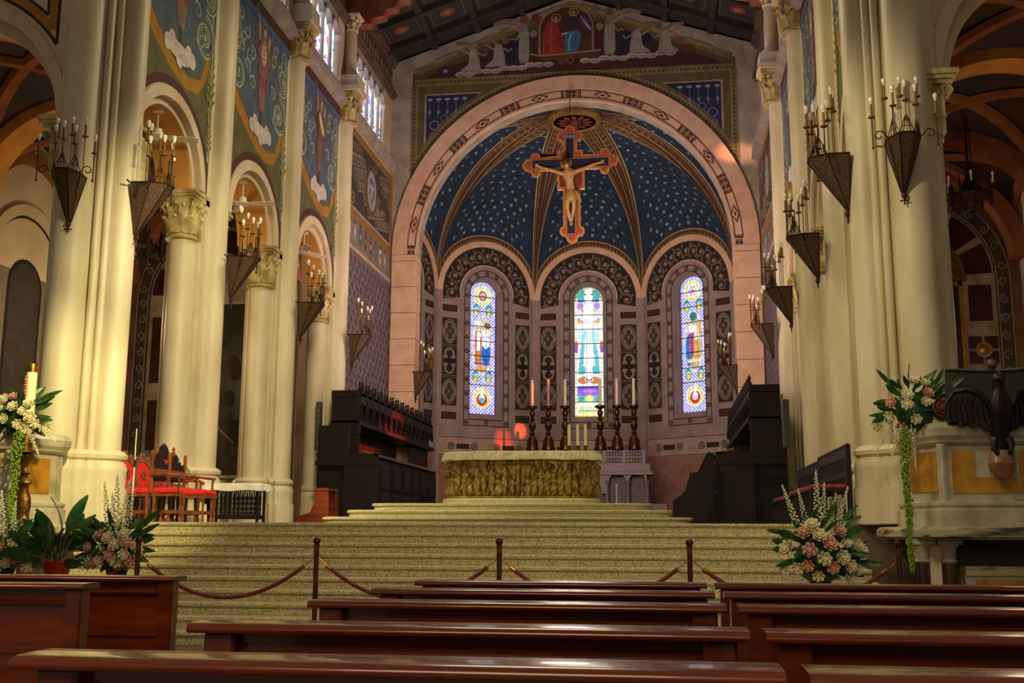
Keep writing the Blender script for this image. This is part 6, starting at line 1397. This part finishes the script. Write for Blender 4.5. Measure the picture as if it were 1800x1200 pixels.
# ---------------------------------------------------------------- chairs on the left
def legs(t, hw, hd, h, m=M_CHAIRW, r=.025, turned=True):
    for x in (-hw, hw):
        for y in (-hd, hd):
            q = MB()
            if turned: q.lathe([(r*1.2, 0), (r*1.2, .08), (r*.7, .1), (r*1.3, .16), (r*.7, .22), (r*1.1, .3), (r*1.3, h)], (x, y, 0), 8)
            else: q.bbox(x-r, x+r, y-r, y+r, 0, h, .004)
            q.build('leg', m, t)
def chair(lab, loc, rz, kind):
    t = thing({'round': 'carved_chair', 'throne': 'throne_chair', 'crest': 'armchair', 'stool': 'stool'}[kind], lab, 'stool' if kind == 'stool' else 'chair', loc, R(rz))
    h = .44; legs(t, .22, .21, h)
    q = MB(); q.bbox(-.26, .26, -.24, .24, h-.05, h, .01); q.build('seat_frame', M_CHAIRW, t)
    q = MB(); q.loft([[(x*s_, y*s_, z) for x, y in ((-.25, -.24), (0, -.26), (.25, -.24), (.26, 0), (.25, .23), (0, .24), (-.25, .23), (-.26, 0))] for s_, z in ((1, h), (1.02, h+.03), (.9, h+.07), (.5, h+.085))], smooth=True); q.build('seat', M_RED, t)
    for y in (-.21, .21): q = MB(); q.box(-.22, .22, y-.015, y+.015, .14, .19); q.build('stretcher', M_CHAIRW, t)
    fb = lambda u, v, d: (-.24-d-.08*(v-h), u, v)               # back plane at local -x
    if kind == 'round':
        q = MB(); out = [(.27*math.cos(R(a)), .72+.27*math.sin(R(a))*1.05) for a in range(0, 360, 15)]
        q.ring(fb, 0, .74, .2, .28, 0, 360, 0, .045, 28); q.ball(fb(0, 1.03, .02), (.03, .08, .05), 8, 5)
        for s in (-1, 1): q.ball(fb(s*.15, .98, .02), (.025, .06, .05), 7, 5); q.box(-.26, -.21, s*.2-.02, s*.2+.02, h, .62)
        q.build('back_frame', M_CHAIRW, t); q = MB(); q.ring(fb, 0, .74, 0, .2, 0, 360, .01, .035, 24); q.build('back_cushion', M_RED, t)
        q = MB(); q.ring(fb, 0, .74, .02, .07, 0, 360, -.01, .0, 14); q.build('back_rosette', M_CHAIRW, t)
    elif kind == 'throne':
        for s in (-1, 1): q = MB(); q.lathe([(.025, 0), (.025, 1.0), (.035, 1.02), (.02, 1.05), (.03, 1.09), (.001, 1.13)], (-.29, s*.24, h-.44+.12), 8); q.build('back_post', M_CHAIRW, t)
        q = MB(); q.prism([(-.23, .5), (.23, .5), (.23, 1.02), (-.23, 1.02)], fb, 0, .05); q.build('back_cushion', M_RED, t)
        q = MB(); q.prism([(-.24, 1.02), (.24, 1.02), (.24, 1.1), (.14, 1.13), (.06, 1.24), (0, 1.28), (-.06, 1.24), (-.14, 1.13), (-.24, 1.1)], fb, 0, .045); q.build('crest', M_DARKW, t)
        for s in (-1, 1): q = MB(); q.tube([(-.28, s*.25, .72), (0, s*.26, .7), (.22, s*.26, .68), (.28, s*.26, .64)], .025, 7); q.tube([(.22, s*.25, .44), (.22, s*.26, .68)], .02, 7); q.build('arm', M_CHAIRW, t)
    elif kind == 'crest':
        for s in (-1, 1): q = MB(); q.bbox(-.29, -.25, s*.23-.02, s*.23+.02, h, 1.02, .005); q.ball((-.27, s*.23, 1.03), .03, 7, 5); q.build('back_post', M_CHAIRW, t)
        for z0, z1 in ((.56, .60), (.74, .80)): q = MB(); q.prism([(-.22, z0), (.22, z0), (.22, z1), (-.22, z1)], fb, .005, .035); q.build('back_rail', M_CHAIRW, t)
        q = MB(); q.prism([(-.21, .8), (.21, .8), (.2, .9), (.13, .87), (.12, .94), (.05, .92), (.07, .99), (0, 1.05), (-.07, .99), (-.05, .92), (-.12, .94), (-.13, .87), (-.2, .9)], fb, .005, .035)
        for x in (-.1, .1): q.ring(fb, x, .67, .02, .06, 0, 360, .005, .035, 10)
        q.ring(fb, 0, .67, .015, .05, 0, 360, .005, .035, 8); q.build('carved_splat', M_DARKW, t)
        for s in (-1, 1): q = MB(); q.tube([(-.27, s*.25, .7), (0, s*.26, .71), (.24, s*.26, .68)], .022, 7); q.tube([(.2, s*.25, .44), (.2, s*.26, .68)], .018, 7); q.build('arm', M_CHAIRW, t)
    return t
z0 = 1.27
chair('carved chair with a round red back, leftmost of the group beside the massive left pier', (-5.2, 15.3, z0), -4, 'round')
chair('carved chair with a round red back, just right of the leftmost one', (-5.2, 15.85, z0), -4, 'round')
chair('tall throne chair with red velvet back and peaked wooden crest', (-5.16, 16.5, z0), -6, 'throne')
chair('armchair with pierced cresting and red seat, nearest to the throne chair', (-4.64, 15.25, z0), -6, 'crest')
chair('armchair with pierced cresting and red seat, right end of the group', (-4.64, 15.82, z0), -4, 'crest')
chair('backless stool with red seat at the right end of the chairs', (-4.18, 15.05, z0), -8, 'stool').scale = (.72, .72, .92)
t = thing('microphone_stand', 'thin white microphone pole standing before the leftmost red chair', 'microphone stand', (-4.70, 14.05, z0))
q = MB(); q.lathe([(.011, .0), (.011, .75)], n=7); q.lathe([(.009, .85), (.007, 1.28)], n=7); q.build('pole', mat('pole_white', 'd8d6cc', .4), t)
q = MB(); q.lathe([(.016, .75), (.016, .85)], n=7); q.build('clutch', M_BLACK, t); q = MB(); q.lathe([(.07, 0), (.07, .015), (.02, .03), (.001, .03)], n=16); q.build('foot', M_BLACK, t)
t = thing('microphone_stand', 'thin white microphone pole before the carved marble high altar', 'microphone stand', (1.62, 20.5, 1.62)); t['label'] = 'short white microphone pole standing right of the bronze altar'
q = MB(); q.lathe([(.011, .02), (.011, .4)], n=7); q.ball((0, 0, .42), .022, 7, 5); q.build('pole', mat('pole_white', 'd8d6cc', .4), t); q = MB(); q.lathe([(.1, 0), (.1, .015), (.02, .03), (.001, .03)], n=16); q.build('foot', M_BLACK, t)

# baluster table
t = thing('baluster_table', 'narrow black table with rows of dark balusters with gilt ends', 'table', (-4.13, 16.35, z0), R(4))
q = MB(); q.bbox(-.4, .4, -.22, .22, .56, .6, .01); q.bbox(-.4, .4, -.2, -.14, .08, .14, .008); q.bbox(-.4, .4, .14, .2, .08, .14, .008); q.build('frame', M_BLACK, t)
for x in (-.38, .38):
    for y in (-.17, .17): q = MB(); q.bbox(x-.02, x+.02, y-.02, y+.02, 0, .58, .004); q.build('leg', M_BLACK, t)
bp = None
for y in (-.17, .17):
    for k in range(10):
        q = MB(); x = -.32+k*.071; q.lathe([(.012, .14), (.02, .17), (.014, .2), (.02, .24), (.014, .28), (.02, .32), (.014, .36), (.02, .4), (.014, .44), (.012, .5)], (x, y, 0), 7); b_ = q.build('baluster', M_BLACK, t)
        if y < 0: q = MB(); q.ball((x, y-.005, .52), (.02, .02, .025), 7, 5); q.ball((x, y-.005, .165), (.014, .016, .018), 6, 4); q.build('gilt_knob', M_BRASS, b_)
q = MB(); q.prism([(-.42, .3), (-.52, .34), (-.5, .5), (-.44, .56), (-.4, .56), (-.4, .1)], lambda u, v, d: (u, d, v), -.19, -.12); q.build('scroll_bracket', M_BLACK, t)
q = MB(); pl = [(-.45, -.25), (.45, -.25), (.45, .25), (-.45, .25)]
nn = 48; per = []
for a, b in zip(pl, pl[1:]+pl[:1]): per += [(a[0]+(b[0]-a[0])*k/12, a[1]+(b[1]-a[1])*k/12) for k in range(12)]
q.loft([[(x*(1.03+.012*math.sin(i*1.3)), y*(1.03+.02*math.sin(i*1.3)), .50+.01*math.sin(i*.9)) for i, (x, y) in enumerate(per)], [(x, y, .60) for x, y in per], [(x*.97, y*.97, .612) for x, y in per]])
o = q.build('table_cloth', M_CLOTHW); o.location = (-4.13, 16.35, z0+.012); o.rotation_euler = (0, 0, R(4)); tag(o, 'white cloth lying over the black baluster table', 'tablecloth')
t = thing('kneeler', 'dark polished wooden kneeler at the foot of the third left pier', 'kneeler', (-3.2, 17.3, z0))
for y in (0, .5): q = MB(); q.prism([(-.28, 0), (.26, 0), (.24, .56), (.02, .57), (.0, .5), (.02, .38), (-.06, .2), (-.28, .13)], lambda u, v, d: (u, d, v), y, y+.04); q.build('side_panel', M_PEW, t)
q = MB(); q.box(-.26, -.02, .04, .5, .1, .14); q.build('kneeling_board', M_PEW, t); q = MB(); q.box(.0, .24, -.02, .56, .56, .6); q.build('desk_top', M_PEW, t)

# slatted benches on the right
def slat_bench(lab, loc, L_):
    t = thing('slatted_bench', lab, 'bench', loc)
    q = MB(); q.bbox(-.5, -.02, 0, L_, .42, .46, .01); q.build('seat', M_DARKW, t)
    q = MB(); q.bbox(-.49, -.04, .03, L_-.03, .46, .50, .02); q.build('cushion', mat('dark_red_velvet', '9a1412', .85, col2='6e0c0c', scale=14), t)
    for z_ in (.60, .84): q = MB(); q.box(-.04, .0, 0, L_, z_, z_+.07 if z_ < .8 else z_+.12); q.build('back_rail', M_DARKW, t)
    n = int(L_/.14)
    for k in range(n+1):
        y = L_*k/n; q = MB(); q.box(-.035, -.005, y-.03, y+.03, .4, .98 if k % 2 else .95); q.ball((-.02, y, .985), (.02, .04, .03), 6, 4); q.build('slat', M_DARKW, t)
    for k in range(n+1):
        y = L_*k/n; q = MB(); q.box(-.48, -.45, y-.025, y+.025, .08, .42); q.build('front_slat', M_DARKW, t)
    for x in (-.48, -.02):
        for y in (.02, L_-.02): q = MB(); q.bbox(x-.03, x+.03, y-.03, y+.03, 0, .44 if x < -.1 else 1.0, .005); q.build('leg', M_DARKW, t)
    q = MB(); q.box(-.48, -.45, 0, L_, .06, .1); q.build('stretcher', M_DARKW, t)
    for x in (.0,):
        for k in range(4): q = MB(); q.box(-.45+.11*k, -.41+.11*k, -.01, .02, .06, .42); q.build('side_slat', M_DARKW, t)
    return t
slat_bench('dark slatted bench with red cushion against the massive right pier', (4.80, 14.02, z0), 2.5)
slat_bench('dark slatted bench with red cushion, farther one behind the first on the right', (4.90, 16.95, z0), 2.9)

# ---------------------------------------------------------------- rope barrier
SX = (-2.64, -.83, .94, 2.70, 4.54)
sl = ('brass rope post in front of the left white flower arrangement', 'second brass rope post from the left, standing clear of the pews', 'middle brass rope post in front of the bronze altar', 'second brass rope post from the right', 'brass rope post in front of the right ambo')
for k, x in enumerate(SX):
    t = thing('rope_post', sl[k], 'rope post', (x, 10.2, 0), 0, 'brass posts of the rope barrier')
    q = MB(); q.lathe([(.16, 0), (.165, .01), (.15, .03), (.05, .05), (.03, .07)], n=22); q.build('base', M_DBRASS, t)
    q = MB(); q.lathe([(.024, .05), (.024, 1.02), (.03, 1.025), (.03, 1.035), (.02, 1.04)], n=14); q.build('pole', M_DBRASS, t)
    q = MB(); q.ball((0, 0, 1.07), .036, 14, 10); q.build('ball_finial', M_DBRASS, t)
    q = MB(); 
    for s in (-1, 1): q.tube([(s*(.03+.02*math.cos(a)), 0, .93+.02*math.sin(a)) for a in (R(40*i) for i in range(10))], .004, 5)
    q.build('hook_ring', M_BRASS, t)
rl = ('dark red velvet rope running out of the picture at the left', 'dark red velvet rope sagging behind the left pew end', 'dark red velvet rope left of the middle post', 'dark red velvet rope right of the middle post', 'dark red velvet rope before the right flower arrangement')
for k in range(5):
    a = SX[k-1] if k else -4.5; b = SX[k]
    t = thing('barrier_rope', rl[k], 'rope', (a, 10.2, 0), 0, 'velvet ropes of the barrier'); L_ = b-a
    cat = [(L_*u, 0, .93-.40*(1-((u-.5)/.5)**2)) for u in (i/24 for i in range(25))]
    q = MB(); q.tube(cat[2:-2], .019, 9); q.build('velvet_cord', M_ROPE, t)
    for s in (0, 1):
        pp = cat[:4] if s == 0 else cat[-4:]
        e = pp[1:3] if s == 0 else pp[1:3]
        q = MB(); a_, b_, c_ = (cat[0], cat[1], cat[2]) if s == 0 else (cat[-1], cat[-2], cat[-3]); md = tuple((p+r_)/2 for p, r_ in zip(b_, c_)); q.tube([md, c_], .02, 9); q.tube([a_, b_, md], .005, 5); q.build('brass_end', M_BRASS, t)

# ---------------------------------------------------------------- pews
def pew(lab, x0, x1, Y, group, seat=True):
    t = thing('pew', lab, 'pew', (x0, Y, 0), 0, group); L_ = x1-x0
    q = MB(); pr = [(-.165, .874), (-.169, .879), (-.170, .885), (-.167, .891), (-.160, .896), (-.148, .899), (-.13, .9005), (-.07, .901), (-.01, .9), (.0, .895), (.0, .878), (-.02, .872), (-.155, .872)]
    q.prism(pr, lambda u, v, d: (d, u, v), -.0, L_); q.sm = [len(f) == 4 for f in q.f]; q.build('top_rail', M_PEW, t)
    q = MB(); q.box(.1, L_-.1, -.075, -.055, .84, .873); q.box(.1, L_-.1, -.06, -.045, .1, .86); q.build('back_panel', M_PEW, t)
    q = MB(); pr = [(-.095, .80), (-.1, .808), (-.095, .816), (-.06, .818), (-.06, .79), (-.08, .79)]
    q.prism(pr, lambda u, v, d: (d, u, v), .1, L_-.1); q.build('ledge', M_PEW, t)
    q = MB(); q.box(.1, L_-.1, -.075, -.05, .56, .64); q.box(.1, L_-.1, -.075, -.05, .1, .2); q.build('lower_rail', M_PEW, t)
    for x in (.03, L_-.12): q = MB(); q.bbox(x, x+.09, -.12, -.03, 0, .873, .008); q.build('post', M_PEW, t)
    if not seat: return t
    q = MB(); q.box(.05, L_-.05, -.03, .38, .43, .46); q.build('seat', M_PEW, t)
    for x in (.03, L_-.07): q = MB(); q.prism([(-.03, 0), (.4, 0), (.38, .45), (.34, .6), (.1, .66), (-.03, .86)], lambda u, v, d: (d, u, v), x, x+.04); q.build('end_panel', M_PEW, t)
    q = MB(); q.box(.1, L_-.1, -.3, -.1, .2, .235); q.build('kneeler_board', M_PEW, t)
    for x in (.15, L_-.19): q = MB(); q.box(x, x+.04, -.28, -.1, 0, .2); q.build('kneeler_foot', M_PEW, t)
names = ('first', 'second', 'third', 'fourth', 'fifth')
for k, Y in enumerate((5.95, 5.06, 4.17, 3.12, 2.28)):
    pew('dark wooden pew of the middle block, %s row from the steps' % names[k], 1.14, 2.68, Y, 'pews of the middle block')
    pew('dark wooden pew of the right block, %s row from the steps' % names[k], 2.72, 6.6, Y-.02, 'pews of the right block')
pew('dark wooden pew at the left, the farther one reaching to its square end post', -3.6, -.29, 6.12, 'pews at the left', False)
pew('dark wooden pew at the left, the nearer and shorter one', -3.6, -.33, 5.2, 'pews at the left', False)
